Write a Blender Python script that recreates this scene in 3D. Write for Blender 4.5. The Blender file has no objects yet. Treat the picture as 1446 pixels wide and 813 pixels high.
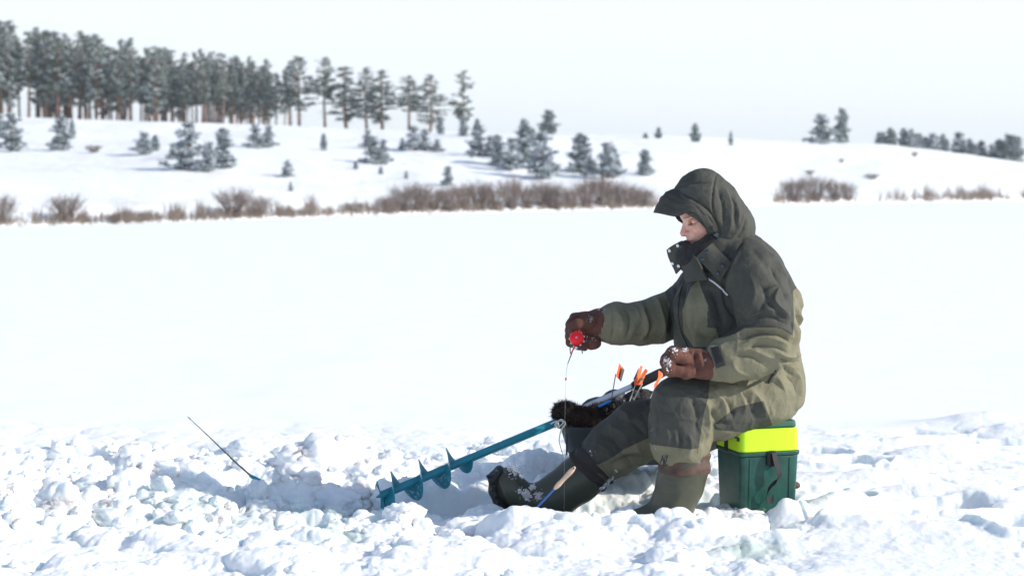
import bpy, math, random
import numpy as np
from mathutils import Vector

SC = bpy.context.scene
COL = SC.collection
rad = math.radians

# ------------------------------------------------------------------ camera
FPX, CX, CY, HOR, CAMH = 2400.0, 723.0, 406.5, 262.0, 1.22
TH = math.atan((CY - HOR) / FPX)
cam_d = bpy.data.cameras.new("camera")
cam = bpy.data.objects.new("camera", cam_d); COL.objects.link(cam)
cam.location = (0, 0, CAMH)
cam.rotation_euler = (rad(90) - TH, 0, 0)
cam_d.sensor_width = 36.0
cam_d.lens = 36.0 * FPX / 1446.0
cam_d.clip_start = 0.1
cam_d.clip_end = 6000
cam_d.dof.use_dof = True
cam_d.dof.focus_distance = 6.45
cam_d.dof.aperture_fstop = 3.6
SC.camera = cam

# ------------------------------------------------------------------ light
SUN_EL, SUN_AZ = 29.0, -14.0      # azimuth from +X towards +Y
world = bpy.data.worlds.new("World"); SC.world = world
world.use_nodes = True
wn = world.node_tree.nodes; wl = world.node_tree.links
bg = wn["Background"]
sky = wn.new("ShaderNodeTexSky"); sky.sky_type = 'NISHITA'; sky.sun_disc = False
sky.sun_elevation = rad(SUN_EL)
sky.sun_rotation = rad(90 - SUN_AZ)
sky.air_density = 1.0; sky.dust_density = 0.6; sky.ozone_density = 3.5
# bright winter haze veils the blue towards the horizon; overhead the sky is clear
veil = wn.new("ShaderNodeMix"); veil.data_type = 'RGBA'; veil.inputs[0].default_value = 0.80
wtc = wn.new("ShaderNodeTexCoord"); wsep = wn.new("ShaderNodeSeparateXYZ"); wmr = wn.new("ShaderNodeMapRange")
wl.new(wtc.outputs["Generated"], wsep.inputs[0]); wl.new(wsep.outputs[2], wmr.inputs[0])
wmr.interpolation_type = 'SMOOTHSTEP'
for _i, _v in ((1, 0.09), (2, 0.24), (3, 0.94), (4, 0.12)): wmr.inputs[_i].default_value = _v
wl.new(wmr.outputs[0], veil.inputs[0])
wl.new(sky.outputs[0], veil.inputs[6]); veil.inputs[7].default_value = (6.7, 7.15, 7.6, 1)
wl.new(veil.outputs[2], bg.inputs[0])
bg.inputs[1].default_value = 0.15
sun_d = bpy.data.lights.new("sun", 'SUN'); sun_d.energy = 5.0; sun_d.angle = rad(0.6)
sun_d.color = (1.0, 0.94, 0.84)
sun = bpy.data.objects.new("sun", sun_d); COL.objects.link(sun)
sd = Vector((math.cos(rad(SUN_EL)) * math.cos(rad(SUN_AZ)), math.cos(rad(SUN_EL)) * math.sin(rad(SUN_AZ)), math.sin(rad(SUN_EL))))
sun.rotation_euler = sd.to_track_quat('Z', 'Y').to_euler()
sun.location = (30, 0, 30)
SC.view_settings.view_transform = 'Standard'
SC.view_settings.look = 'None'
SC.view_settings.gamma = 1.0
SC.view_settings.use_curve_mapping = False
SC.view_settings.exposure = 0.08

# ------------------------------------------------------------------ helpers
def P(px, py, Y):
    """world point that the photo's pixel (px, py) shows at distance Y"""
    a = (px - CX) / FPX; b = (CY - py) / FPX
    dx, dy, dz = a, math.cos(TH) + b * math.sin(TH), -math.sin(TH) + b * math.cos(TH)
    t = Y / dy
    return np.array((dx * t, Y, CAMH + dz * t))
def proj(V):
    V = np.asarray(V, float)
    y, z = V[..., 1], V[..., 2] - CAMH
    f = y * math.cos(TH) - z * math.sin(TH)
    u = y * math.sin(TH) + z * math.cos(TH)
    return CX + FPX * V[..., 0] / f, CY - FPX * u / f
def G(px, py, z=0.0):
    """point of the plane z that the pixel shows"""
    b = (CY - py) / FPX
    dy, dz = math.cos(TH) + b * math.sin(TH), -math.sin(TH) + b * math.cos(TH)
    t = (z - CAMH) / dz
    return np.array(((px - CX) / FPX * t, dy * t, z))

def _hash(ix, iy, iz, seed):
    h = (ix.astype(np.uint32) * np.uint32(374761393) + iy.astype(np.uint32) * np.uint32(668265263)
         + iz.astype(np.uint32) * np.uint32(2147483647 - 1013904223) + np.uint32(seed * 974711 % 4294967291))
    h = (h ^ (h >> np.uint32(13))) * np.uint32(1274126177)
    h = h ^ (h >> np.uint32(16))
    h = (h * np.uint32(2246822519)); h = h ^ (h >> np.uint32(15))
    return (h & np.uint32(0xffffff)).astype(np.float32) / np.float32(16777215.0)
def vnoise(x, y, z, seed=0):
    """value noise in -1..1"""
    x = np.asarray(x, np.float64); y = np.asarray(y, np.float64) + 0 * x; z = np.asarray(z, np.float64) + 0 * x
    fx, fy, fz = np.floor(x), np.floor(y), np.floor(z)
    ix, iy, iz = fx.astype(np.int64), fy.astype(np.int64), fz.astype(np.int64)
    tx, ty, tz = [(t * t * t * (t * (t * 6 - 15) + 10)).astype(np.float32) for t in (x - fx, y - fy, z - fz)]
    r = 0
    for a in (0, 1):
        wx = tx if a else 1 - tx
        for b in (0, 1):
            wy = ty if b else 1 - ty
            for c in (0, 1):
                wz = tz if c else 1 - tz
                r = r + _hash(ix + a, iy + b, iz + c, seed) * wx * wy * wz
    return r * 2 - 1
def fbm(x, y, z, octs=4, seed=0, gain=0.5):
    r = 0; a = 1; f = 1; s = 0
    for i in range(octs):
        r = r + a * vnoise(x * f + 13.7 * i, y * f + 7.1 * i, z * f + 3.3 * i, seed + i); s += a; a *= gain; f *= 2.03
    return r / s
def sstep(a, b, x):
    t = np.clip((x - a) / (b - a), 0, 1); return t * t * (3 - 2 * t)

# materials -------------------------------------------------------
def new_mat(name):
    m = bpy.data.materials.new(name); m.use_nodes = True
    return m, m.node_tree.nodes, m.node_tree.links, m.node_tree.nodes["Principled BSDF"]
def mix_rgb(n, l, fac, a, b):
    x = n.new("ShaderNodeMix"); x.data_type = 'RGBA'
    for s, v in ((0, fac), (6, a), (7, b)):
        if hasattr(v, 'links') or hasattr(v, 'is_output'): l.new(v, x.inputs[s])
        elif s == 0: x.inputs[0].default_value = v
        else: x.inputs[s].default_value = (*v, 1) if len(v) == 3 else v
    return x.outputs[2]
def noise_node(n, l, scale, detail=4, rough=0.55, vec=None, mapscale=None):
    t = n.new("ShaderNodeTexNoise"); t.inputs["Scale"].default_value = scale
    t.inputs["Detail"].default_value = detail; t.inputs["Roughness"].default_value = rough
    if vec is None:
        tc = n.new("ShaderNodeTexCoord"); vec = tc.outputs["Object"]
    if mapscale:
        mp = n.new("ShaderNodeMapping"); mp.inputs["Scale"].default_value = mapscale
        l.new(vec, mp.inputs[0]); vec = mp.outputs[0]
    l.new(vec, t.inputs["Vector"])
    return t.outputs[0]
def ramp(n, l, src, stops):
    r = n.new("ShaderNodeValToRGB"); e = r.color_ramp.elements
    while len(e) < len(stops): e.new(0.5)
    for i, (p, c) in enumerate(stops):
        e[i].position = p
        e[i].color = (c, c, c, 1) if isinstance(c, (int, float)) else (*c, 1)
    l.new(src, r.inputs[0]); return r.outputs[0]
def attr(n, name):
    a = n.new("ShaderNodeAttribute"); a.attribute_name = name; return a.outputs["Fac"]
def bump(n, l, bsdf, h, strength, dist, normal=None):
    b = n.new("ShaderNodeBump"); b.inputs["Strength"].default_value = strength; b.inputs["Distance"].default_value = dist
    l.new(h, b.inputs["Height"])
    if normal is not None: l.new(normal, b.inputs["Normal"])
    l.new(b.outputs[0], bsdf.inputs["Normal"]); return b.outputs[0]
def simple(name, col, rough=0.5, var=0.12, scale=30, bstr=0.15, bdist=0.002, bscale=120, metal=0.0, spec=None, snow=False, snow_scale=90):
    """plain material with a little colour variation and a fine bump; snow=True: the 'snow' attribute lays snow crumbs on it"""
    m, n, l, b = new_mat(name)
    nz = noise_node(n, l, scale)
    c = ramp(n, l, nz, [(0.3, tuple(max(0, x * (1 - var)) for x in col)), (0.7, tuple(min(1, x * (1 + var)) for x in col))])
    b.inputs["Roughness"].default_value = rough; b.inputs["Metallic"].default_value = metal
    if spec is not None: b.inputs["Specular IOR Level"].default_value = spec
    hz = noise_node(n, l, bscale, 3)
    if snow:
        f = snow_mask(n, l, snow_scale, True)
        c = mix_rgb(n, l, f, c, (0.86, 0.89, 0.93))
    l.new(c, b.inputs["Base Color"])
    bump(n, l, b, hz, bstr, bdist)
    return m
def snow_mask(n, l, scale=90, soft=False):
    nz = noise_node(n, l, scale, 5, 0.7)
    a = attr(n, "snow")
    s = n.new("ShaderNodeMath"); s.operation = 'ADD'; l.new(nz, s.inputs[0]); l.new(a, s.inputs[1])
    return ramp(n, l, s.outputs[0], [(0.74, 0.0), (0.93, 0.9)] if soft else [(0.80, 0.0), (0.86, 1.0)])

# mesh building ---------------------------------------------------
def mesh_from(name, V, F, mat=None, smooth=True, attrs=None):
    V = np.asarray(V, np.float32)
    me = bpy.data.meshes.new(name)
    if isinstance(F, np.ndarray):
        k = F.shape[1]
        me.vertices.add(len(V)); me.vertices.foreach_set("co", V.ravel())
        me.loops.add(F.size); me.loops.foreach_set("vertex_index", F.astype(np.int32).ravel())
        me.polygons.add(len(F)); me.polygons.foreach_set("loop_start", np.arange(0, F.size, k, dtype=np.int32))
        me.polygons.foreach_set("loop_total", np.full(len(F), k, np.int32))
        me.update(calc_edges=True)
    else:
        me.from_pydata([tuple(map(float, v)) for v in V], [], F); me.update()
    if smooth: me.polygons.foreach_set("use_smooth", np.ones(len(me.polygons), bool))
    if mat is not None:
        for m in (mat if isinstance(mat, (list, tuple)) else [mat]): me.materials.append(m)
    for k, a in (attrs or {}).items():
        at = me.attributes.new(k, 'FLOAT', 'POINT'); at.data.foreach_set("value", np.asarray(a, np.float32))
    return me
def link(name, me, parent=None, loc=None):
    """link a mesh (given in world coordinates) as one object; its origin is moved to loc, parented under parent"""
    o = bpy.data.objects.new(name, me); COL.objects.link(o)
    ploc = np.zeros(3)
    if parent is not None:
        o.parent = parent; ploc = np.array(parent.get('_w', (0, 0, 0)))
    if loc is None: loc = ploc
    loc = np.array(loc, float)
    n = len(me.vertices); co = np.empty(n * 3, np.float32); me.vertices.foreach_get("co", co)
    co = co.reshape(-1, 3) - loc.astype(np.float32); me.vertices.foreach_set("co", co.ravel()); me.update()
    o.location = tuple(loc - ploc)
    return o
def tag(o, label=None, cat=None, group=None, kind=None):
    for k, v in (('label', label), ('category', cat), ('group', group), ('kind', kind)):
        if v: o[k] = v
    return o
def empty(name, loc, label, cat, group=None):
    o = bpy.data.objects.new(name, None); COL.objects.link(o)
    o.location = tuple(map(float, loc)); o['_w'] = [float(x) for x in loc]; o.empty_display_size = 0.1
    return tag(o, label, cat, group)

class MB:
    def __init__(s): s.V = []; s.F = []; s.n = 0; s.M = []
    def add(s, V, F, m=0):
        V = [tuple(v) for v in V]; s.V += V; s.F += [tuple(i + s.n for i in f) for f in F]; s.M += [m] * len(F); s.n += len(V)
    def tube(s, pts, r, seg=8, m=0, cap=True, flat=1.0):
        pts = [np.array(p, float) for p in pts]; n = len(pts)
        if not hasattr(r, '__len__'): r = [r] * n
        V = []; F = []; up = None
        for i, p in enumerate(pts):
            t = pts[min(i + 1, n - 1)] - pts[max(i - 1, 0)]; t = t / (np.linalg.norm(t) + 1e-9)
            if up is None: up = np.array((0, 0, 1.)) if abs(t[2]) < 0.9 else np.array((1., 0, 0))
            a = np.cross(up, t); a /= np.linalg.norm(a) + 1e-9; b = np.cross(t, a); up = b
            for k in range(seg):
                q = 2 * math.pi * k / seg
                V.append(p + r[i] * (math.cos(q) * a + flat * math.sin(q) * b))
        for i in range(n - 1):
            for k in range(seg):
                F.append((i * seg + k, i * seg + (k + 1) % seg, (i + 1) * seg + (k + 1) % seg, (i + 1) * seg + k))
        if cap: F.append(tuple(range(seg))[::-1]); F.append(tuple((n - 1) * seg + k for k in range(seg)))
        s.add(V, F, m)
    def prism(s, poly, off, m=0):
        """poly: list of 3-D points (planar), extruded by the vector off"""
        n = len(poly); off = np.array(off)
        V = [np.array(p) for p in poly] + [np.array(p) + off for p in poly]
        F = [tuple(range(n))[::-1], tuple(range(n, 2 * n))] + [(i, (i + 1) % n, n + (i + 1) % n, n + i) for i in range(n)]
        s.add(V, F, m)
    def build(s, name, mat, parent=None, smooth=True, loc=None, bevel=0, attrs=None, autos=40):
        me = mesh_from(name, s.V, s.F, mat, smooth, attrs)
        if any(s.M): me.polygons.foreach_set("material_index", np.array(s.M, np.int32))
        o = link(name, me, parent, loc)
        if bevel:
            b = o.modifiers.new("bevel", 'BEVEL'); b.width = bevel; b.segments = 3; b.limit_method = 'ANGLE'; b.angle_limit = rad(35)
        if smooth and autos:
            me.set_sharp_from_angle(angle=rad(autos))
        return o
def catmull(pts, n=8):
    pts = [np.array(p, float) for p in pts]; out = []
    Q = [2 * pts[0] - pts[1]] + pts + [2 * pts[-1] - pts[-2]]
    for i in range(1, len(Q) - 2):
        for k in range(n):
            t = k / n
            out.append(0.5 * (2 * Q[i] + (Q[i + 1] - Q[i - 1]) * t + (2 * Q[i - 1] - 5 * Q[i] + 4 * Q[i + 1] - Q[i + 2]) * t * t
                              + (3 * Q[i] - Q[i - 1] - 3 * Q[i + 1] + Q[i + 2]) * t ** 3))
    out.append(pts[-1]); return out

# implicit surfaces -----------------------------------------------
class Field:
    def __init__(s, lo, hi, h):
        s.lo = np.array(lo, float); s.h = h
        s.n = np.ceil((np.array(hi, float) - s.lo) / h).astype(int) + 1
        s.F = np.full(s.n, 0.5, np.float32)
    def _win(s, lo, hi, m):
        i0 = np.clip(np.floor((lo - m - s.lo) / s.h).astype(int), 0, s.n); i1 = np.clip(np.ceil((hi + m - s.lo) / s.h).astype(int) + 1, 0, s.n)
        sl = tuple(slice(a, b) for a, b in zip(i0, i1))
        ax = [(s.lo[i] + np.arange(i0[i], i1[i]) * s.h).astype(np.float32) for i in range(3)]
        return sl, np.meshgrid(*ax, indexing='ij', sparse=True)
    def _put(s, sl, d, k, op):
        A = s.F[sl]
        if op == 'add':
            if k > 0:
                h = np.clip(0.5 + 0.5 * (A - d) / k, 0, 1); s.F[sl] = A * (1 - h) + d * h - k * h * (1 - h)
            else: s.F[sl] = np.minimum(A, d)
        else:
            if k > 0:
                h = np.clip(0.5 - 0.5 * (A + d) / k, 0, 1); s.F[sl] = A * (1 - h) - d * h + k * h * (1 - h)
            else: s.F[sl] = np.maximum(A, -d)
    def cone(s, a, b, ra, rb, k=0.02, sy=1.0, op='add'):
        a = np.array(a, float); b = np.array(b, float); R = max(ra, rb)
        e = np.array((R, R * max(sy, 1), R))
        sl, (x, y, z) = s._win(np.minimum(a, b) - e, np.maximum(a, b) + e, k + 3 * s.h)
        if 0 in s.F[sl].shape: return
        ab = b - a; ab[1] /= sy; L = max((ab ** 2).sum(), 1e-9)
        px, py, pz = x - a[0], (y - a[1]) / sy, z - a[2]
        t = np.clip((px * ab[0] + py * ab[1] + pz * ab[2]) / L, 0, 1)
        d = np.sqrt((px - t * ab[0]) ** 2 + (py - t * ab[1]) ** 2 + (pz - t * ab[2]) ** 2) - (ra + (rb - ra) * t)
        s._put(sl, d.astype(np.float32), k, op)
    def chain(s, pts, k=0.02, sy=1.0, op='add'):
        """pts: (px, py, Y, r)"""
        Q = [(P(*p[:3]), p[3]) for p in pts]
        for (a, ra), (b, rb) in zip(Q[:-1], Q[1:]): s.cone(a, b, ra, rb, k, sy, op)
    def ell(s, c, r, k=0.02, R=None, op='add'):
        """R: rows are the ellipsoid's axes"""
        c = np.array(c, float); r = np.array(r, float)
        R = np.eye(3) if R is None else np.array(R, float)
        e = np.sqrt(((R * r[:, None]) ** 2).sum(0))
        sl, (x, y, z) = s._win(c - e, c + e, k + 3 * s.h)
        if 0 in s.F[sl].shape: return
        x, y, z = x - c[0], y - c[1], z - c[2]
        q = [R[i, 0] * x + R[i, 1] * y + R[i, 2] * z for i in range(3)]
        k0 = np.sqrt(sum((q[i] / r[i]) ** 2 for i in range(3))); k1 = np.sqrt(sum((q[i] / r[i] ** 2) ** 2 for i in range(3))) + 1e-9
        s._put(sl, (k0 * (k0 - 1) / k1).astype(np.float32), k, op)
    def half(s, p, nrm, k=0.004):
        """cuts away what lies on the side the normal points to"""
        nrm = np.array(nrm, float); nrm /= np.linalg.norm(nrm)
        sl, (x, y, z) = s._win(s.lo, s.lo + s.n * s.h, 0)
        d = -((x - p[0]) * nrm[0] + (y - p[1]) * nrm[1] + (z - p[2]) * nrm[2])
        s._put(sl, (d + 0 * s.F[sl]).astype(np.float32), k, 'sub')
    def shell(s, t):
        s.F = np.maximum(s.F, -(s.F + t))
    def mesh(s):
        return surface_nets(s.F, s.lo, s.h)

def surface_nets(F, lo, h):
    ins = F < 0
    c = np.zeros([k - 1 for k in F.shape], np.uint8)
    cs = [(a, b, d) for a in (0, 1) for b in (0, 1) for d in (0, 1)]
    nx, ny, nz = F.shape
    sub = lambda A, o: A[o[0]:nx - 1 + o[0], o[1]:ny - 1 + o[1], o[2]:nz - 1 + o[2]]
    for o in cs: c += sub(ins, o)
    act = (c > 0) & (c < 8)
    I = np.argwhere(act)
    idx = np.full(act.shape, -1, np.int32); idx[act] = np.arange(len(I))
    val = {o: F[I[:, 0] + o[0], I[:, 1] + o[1], I[:, 2] + o[2]] for o in cs}
    S = np.zeros((len(I), 3)); N = np.zeros(len(I))
    for o in cs:
        for ax in range(3):
            if o[ax] == 0:
                q = list(o); q[ax] = 1; q = tuple(q)
                a, b = val[o], val[q]; m = (a < 0) != (b < 0)
                t = np.where(m, a / np.where(m, a - b, 1), 0)
                p = np.tile(np.array(o, float), (len(I), 1)); p[:, ax] = t
                S += p * m[:, None]; N += m
    V = (I + S / N[:, None]) * h + lo
    quads = []
    for ax in range(3):
        sl0 = [slice(1, -1)] * 3; sl0[ax] = slice(0, F.shape[ax] - 1)
        sl1 = list(sl0); sl1[ax] = slice(1, F.shape[ax])
        a = ins[tuple(sl0)]; b = ins[tuple(sl1)]
        E = np.argwhere(a != b); flip = a[tuple(E.T)]
        off = np.ones(3, int); off[ax] = 0; E = E + off
        u, v = [(1, 2), (2, 0), (0, 1)][ax]
        def cell(du, dv):
            q = E.copy(); q[:, u] -= du; q[:, v] -= dv
            return idx[q[:, 0], q[:, 1], q[:, 2]]
        Q = np.stack([cell(0, 0), cell(1, 0), cell(1, 1), cell(0, 1)], 1)
        Q[~flip] = Q[~flip][:, ::-1]
        quads.append(Q)
    Q = np.concatenate(quads); Q = Q[(Q >= 0).all(1)]
    return V, Q
def vnormals(V, Q):
    a = np.cross(V[Q[:, 2]] - V[Q[:, 0]], V[Q[:, 3]] - V[Q[:, 1]])
    N = np.zeros_like(V)
    for k in range(4):
        for i in range(3): N[:, i] += np.bincount(Q[:, k], a[:, i], len(V))
    return N / (np.linalg.norm(N, axis=1)[:, None] + 1e-12)
def laplace(V, Q, it=1, f=0.5):
    for _ in range(it):
        S = np.zeros_like(V); c = np.zeros(len(V))
        for a, b in ((0, 1), (1, 2), (2, 3), (3, 0)):
            for p, q in ((a, b), (b, a)):
                for i in range(3): S[:, i] += np.bincount(Q[:, p], V[Q[:, q], i], len(V))
                c += np.bincount(Q[:, p], minlength=len(V))
        V = V + f * (S / np.maximum(c, 1)[:, None] - V)
    return V
def rumple(V, N, amp, fq, seed, gain=1.0):
    """creases of thick cloth: ridged noise, warped"""
    w = 0.35 / fq
    x = V[:, 0] + w * vnoise(V[:, 0] * fq, V[:, 1] * fq, V[:, 2] * fq, seed + 5); y = V[:, 1] + w * vnoise(V[:, 0] * fq, V[:, 1] * fq, V[:, 2] * fq, seed + 6); z = V[:, 2] + w * vnoise(V[:, 0] * fq, V[:, 1] * fq, V[:, 2] * fq, seed + 7)
    r = (1 - np.abs(vnoise(x * fq, y * fq, z * fq * .7, seed))) ** 3 + 0.5 * (1 - np.abs(vnoise(x * fq * 2.1, y * fq * 2.1, z * fq * 1.5, seed + 1))) ** 3
    m = 0.5 + 0.5 * vnoise(V[:, 0] * 5, V[:, 1] * 5, V[:, 2] * 5, seed + 9)
    return V + N * (amp * (r - 0.55) * (0.35 + 0.9 * m))[:, None]
def seg_dist(x, y, pts):
    """distance (px) to a polyline and the parameter 0..1 along it"""
    L = [0.0]
    for (a, b) in zip(pts[:-1], pts[1:]): L.append(L[-1] + math.hypot(b[0] - a[0], b[1] - a[1]))
    D = np.full(x.shape, 1e9); T = np.zeros(x.shape)
    for i, (a, b) in enumerate(zip(pts[:-1], pts[1:])):
        dx, dy = b[0] - a[0], b[1] - a[1]; l2 = dx * dx + dy * dy + 1e-9
        t = np.clip(((x - a[0]) * dx + (y - a[1]) * dy) / l2, 0, 1)
        d = np.hypot(x - a[0] - t * dx, y - a[1] - t * dy)
        m = d < D; D = np.where(m, d, D); T = np.where(m, (L[i] + t * math.sqrt(l2)) / L[-1], T)
    return D, T
def poly_sd(x, y, poly):
    """signed distance to a polygon, negative inside"""
    D = np.full(x.shape, 1e9); ins = np.zeros(x.shape, bool); n = len(poly)
    for i in range(n):
        (ax, ay), (bx, by) = poly[i], poly[(i + 1) % n]
        dx, dy = bx - ax, by - ay
        t = np.clip(((x - ax) * dx + (y - ay) * dy) / (dx * dx + dy * dy + 1e-9), 0, 1)
        D = np.minimum(D, np.hypot(x - ax - t * dx, y - ay - t * dy))
        c = ((ay > y) != (by > y)) & (x < (bx - ax) * (y - ay) / (by - ay + 1e-12) + ax)
        ins ^= c
    return np.where(ins, -D, D)
def folds(V, N, strokes, side=-1, gain=1.0):
    """cloth folds: (points in photo pixels, width px, height mm, raised if positive) on the side that faces the viewer"""
    x, y = proj(V); face = sstep(-0.15, 0.45, side * N[:, 1])
    D = np.zeros(len(V))
    for pts, w, hgt in strokes:
        pa = np.array(pts); m = np.where((x > pa[:, 0].min() - 3 * w) & (x < pa[:, 0].max() + 3 * w) & (y > pa[:, 1].min() - 3 * w) & (y < pa[:, 1].max() + 3 * w))[0]
        if len(pts) > 2:
            pts = [tuple(q[:2]) for q in catmull([(a, b, 0) for a, b in pts], 5)]
        d, t = seg_dist(x[m], y[m], pts)
        env = np.clip(np.minimum(t, 1 - t) * 4 + 0.15, 0, 1)
        D[m] += gain * hgt * 0.001 * np.exp(-(d / w) ** 1.25) * env
    return V + N * (D * face)[:, None]
# ------------------------------------------------------------------ snow materials
def snow_material(name, sss=True, hill=False):
    m, n, l, b = new_mat(name)
    nz = noise_node(n, l, 3.0 if not hill else 0.05, 5)
    c = ramp(n, l, nz, [(0.3, (0.86, 0.885, 0.905)), (0.7, (0.90, 0.91, 0.915))])
    if not hill:
        w = attr(n, "wet")
        n2 = noise_node(n, l, 9.0, 5, 0.6)
        wc = ramp(n, l, n2, [(0.35, (0.46, 0.56, 0.53)), (0.7, (0.72, 0.78, 0.76))])
        c = mix_rgb(n, l, w, c, wc)
        rr = n.new("ShaderNodeMapRange"); l.new(w, rr.inputs[0]); rr.inputs[3].default_value = 0.65; rr.inputs[4].default_value = 0.22
        l.new(rr.outputs[0], b.inputs["Roughness"])
        if sss:
            b.inputs["Subsurface Weight"].default_value = 0.5
            b.inputs["Subsurface Radius"].default_value = (0.5, 0.85, 1.0)
            b.inputs["Subsurface Scale"].default_value = 0.05
        g = noise_node(n, l, 55.0, 6, 0.7)
        rf = attr(n, "rough"); gm = n.new("ShaderNodeMath"); gm.operation = 'MULTIPLY'; l.new(g, gm.inputs[0]); l.new(rf, gm.inputs[1])
        bump(n, l, b, gm.outputs[0], 0.30, 0.010)
    else:
        b.inputs["Roughness"].default_value = 0.7
        # thin dry grass shows through the snow here and there
        g1 = noise_node(n, l, 0.12, 6, 0.65, mapscale=(1, 0.5, 1)); 
        f = ramp(n, l, g1, [(0.56, 0.0), (0.74, 0.32)])
        c = mix_rgb(n, l, f, c, (0.42, 0.36, 0.30))
        g = noise_node(n, l, 1.2, 6, 0.7); bump(n, l, b, g, 0.5, 0.3)
    b.inputs["Specular IOR Level"].default_value = 0.3
    l.new(c, b.inputs["Base Color"])
    return m
M_snow = snow_material("snow")
M_hill = snow_material("hill_snow", hill=True)

# ------------------------------------------------------------------ relief of the snow round the fishing hole
def domes(x, y, cell, seed, prob=1.0, squash=0.7):
    """field of irregular rounded lumps: the highest dome over each point"""
    wx = x + 0.32 * cell * fbm(x / cell * 1.3, y / cell * 1.3, 0, 3, seed + 50); wy = y + 0.32 * cell * fbm(x / cell * 1.3, y / cell * 1.3, 9.0, 3, seed + 60)
    gx, gy = np.floor(wx / cell), np.floor(wy / cell); out = np.zeros(x.shape, np.float32)
    for i in (-1, 0, 1):
        for j in (-1, 0, 1):
            ix, iy = (gx + i).astype(np.int64), (gy + j).astype(np.int64); z = np.zeros_like(ix)
            cx = (ix + 0.1 + 0.8 * _hash(ix, iy, z, seed)) * cell; cy = (iy + 0.1 + 0.8 * _hash(ix, iy, z, seed + 1)) * cell
            r = cell * (0.35 + 0.5 * _hash(ix, iy, z, seed + 2)); hh = 0.5 + 0.7 * _hash(ix, iy, z, seed + 3)
            keep = _hash(ix, iy, z, seed + 4) < prob
            q = 1 - ((wx - cx) ** 2 + (wy - cy) ** 2) / r ** 2
            out = np.maximum(out, np.where(keep & (q > 0), np.sqrt(np.maximum(q, 0)) ** 0.85 * r * squash * hh, 0))
    return out
# ridges and mounds: (px, py of the top, distance Y, half width m, half depth m, raise), read off the photo
RIDGES = [(110, 612, 8.25, .30, .13), (30, 640, 8.0, .35, .2), (200, 655, 7.9, .5, .12),
          (245, 752, 5.95, .42, .14), (60, 770, 5.8, .35, .16), (150, 790, 5.55, .5, .12), (330, 790, 5.5, .35, .10),
          (560, 668, 7.5, .35, .15), (700, 640, 7.6, .30, .15), (760, 612, 7.9, .25, .15), (450, 655, 7.7, .15, .10),
          (640, 738, 6.25, .42, .13), (800, 735, 6.02, .35, .10), (905, 716, 6.02, .26, .11), (1000, 722, 5.95, .26, .12), (720, 722, 6.05, .14, .09),
          (1080, 735, 5.85, .24, .12), (880, 770, 5.75, .5, .10), (1150, 725, 6.0, .22, .12), (1100, 762, 5.7, .2, .1), (560, 782, 5.65, .3, .11),
          (720, 790, 5.5, .35, .1), (1000, 785, 5.5, .3, .1), (1190, 772, 5.65, .2, .10), (1150, 700, 6.30, .14, .12), (1112, 690, 6.20, .085, .08),
          (480, 790, 5.55, .18, .12), (420, 745, 6.0, .12, .1)]
HOLES = [(490, 697, .17, .16, .12), (440, 742, .13, .10, .10), (600, 705, .5, .16, .06), (800, 712, .33, .2, .12), (880, 690, .25, .2, .07), (1050, 768, .10, .07, .09),
         (400, 700, .35, .2, .05), (960, 715, .12, .10, .10), (1072, 707, .15, .15, .04)]
PITS = [(1195, 655, .16, .10, .07), (1320, 716, .26, .12, .055), (1235, 745, .16, .07, .05), (1440, 752, .12, .14, .09), (1150, 640, .16, .10, .06), (1270, 612, .30, .07, .04),
        (1330, 660, .20, .05, .035), (1190, 700, .13, .05, .04), (1290, 628, .25, .05, .03), (1380, 625, .3, .09, .05), (90, 640, .28, .10, .07), (1240, 690, .25, .05, .03)]
MOUNDS = [(1392, 600, .30, .16, .085), (1440, 612, .2, .15, .05), (1250, 675, .28, .10, .05), (1385, 700, .14, .2, .03), (1300, 755, .35, .12, .05), (1200, 720, .12, .10, .05), (1220, 622, .3, .1, .025),
          (1350, 640, .3, .1, .03), (1290, 695, .2, .08, .04), (1400, 770, .35, .15, .03)]
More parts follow.
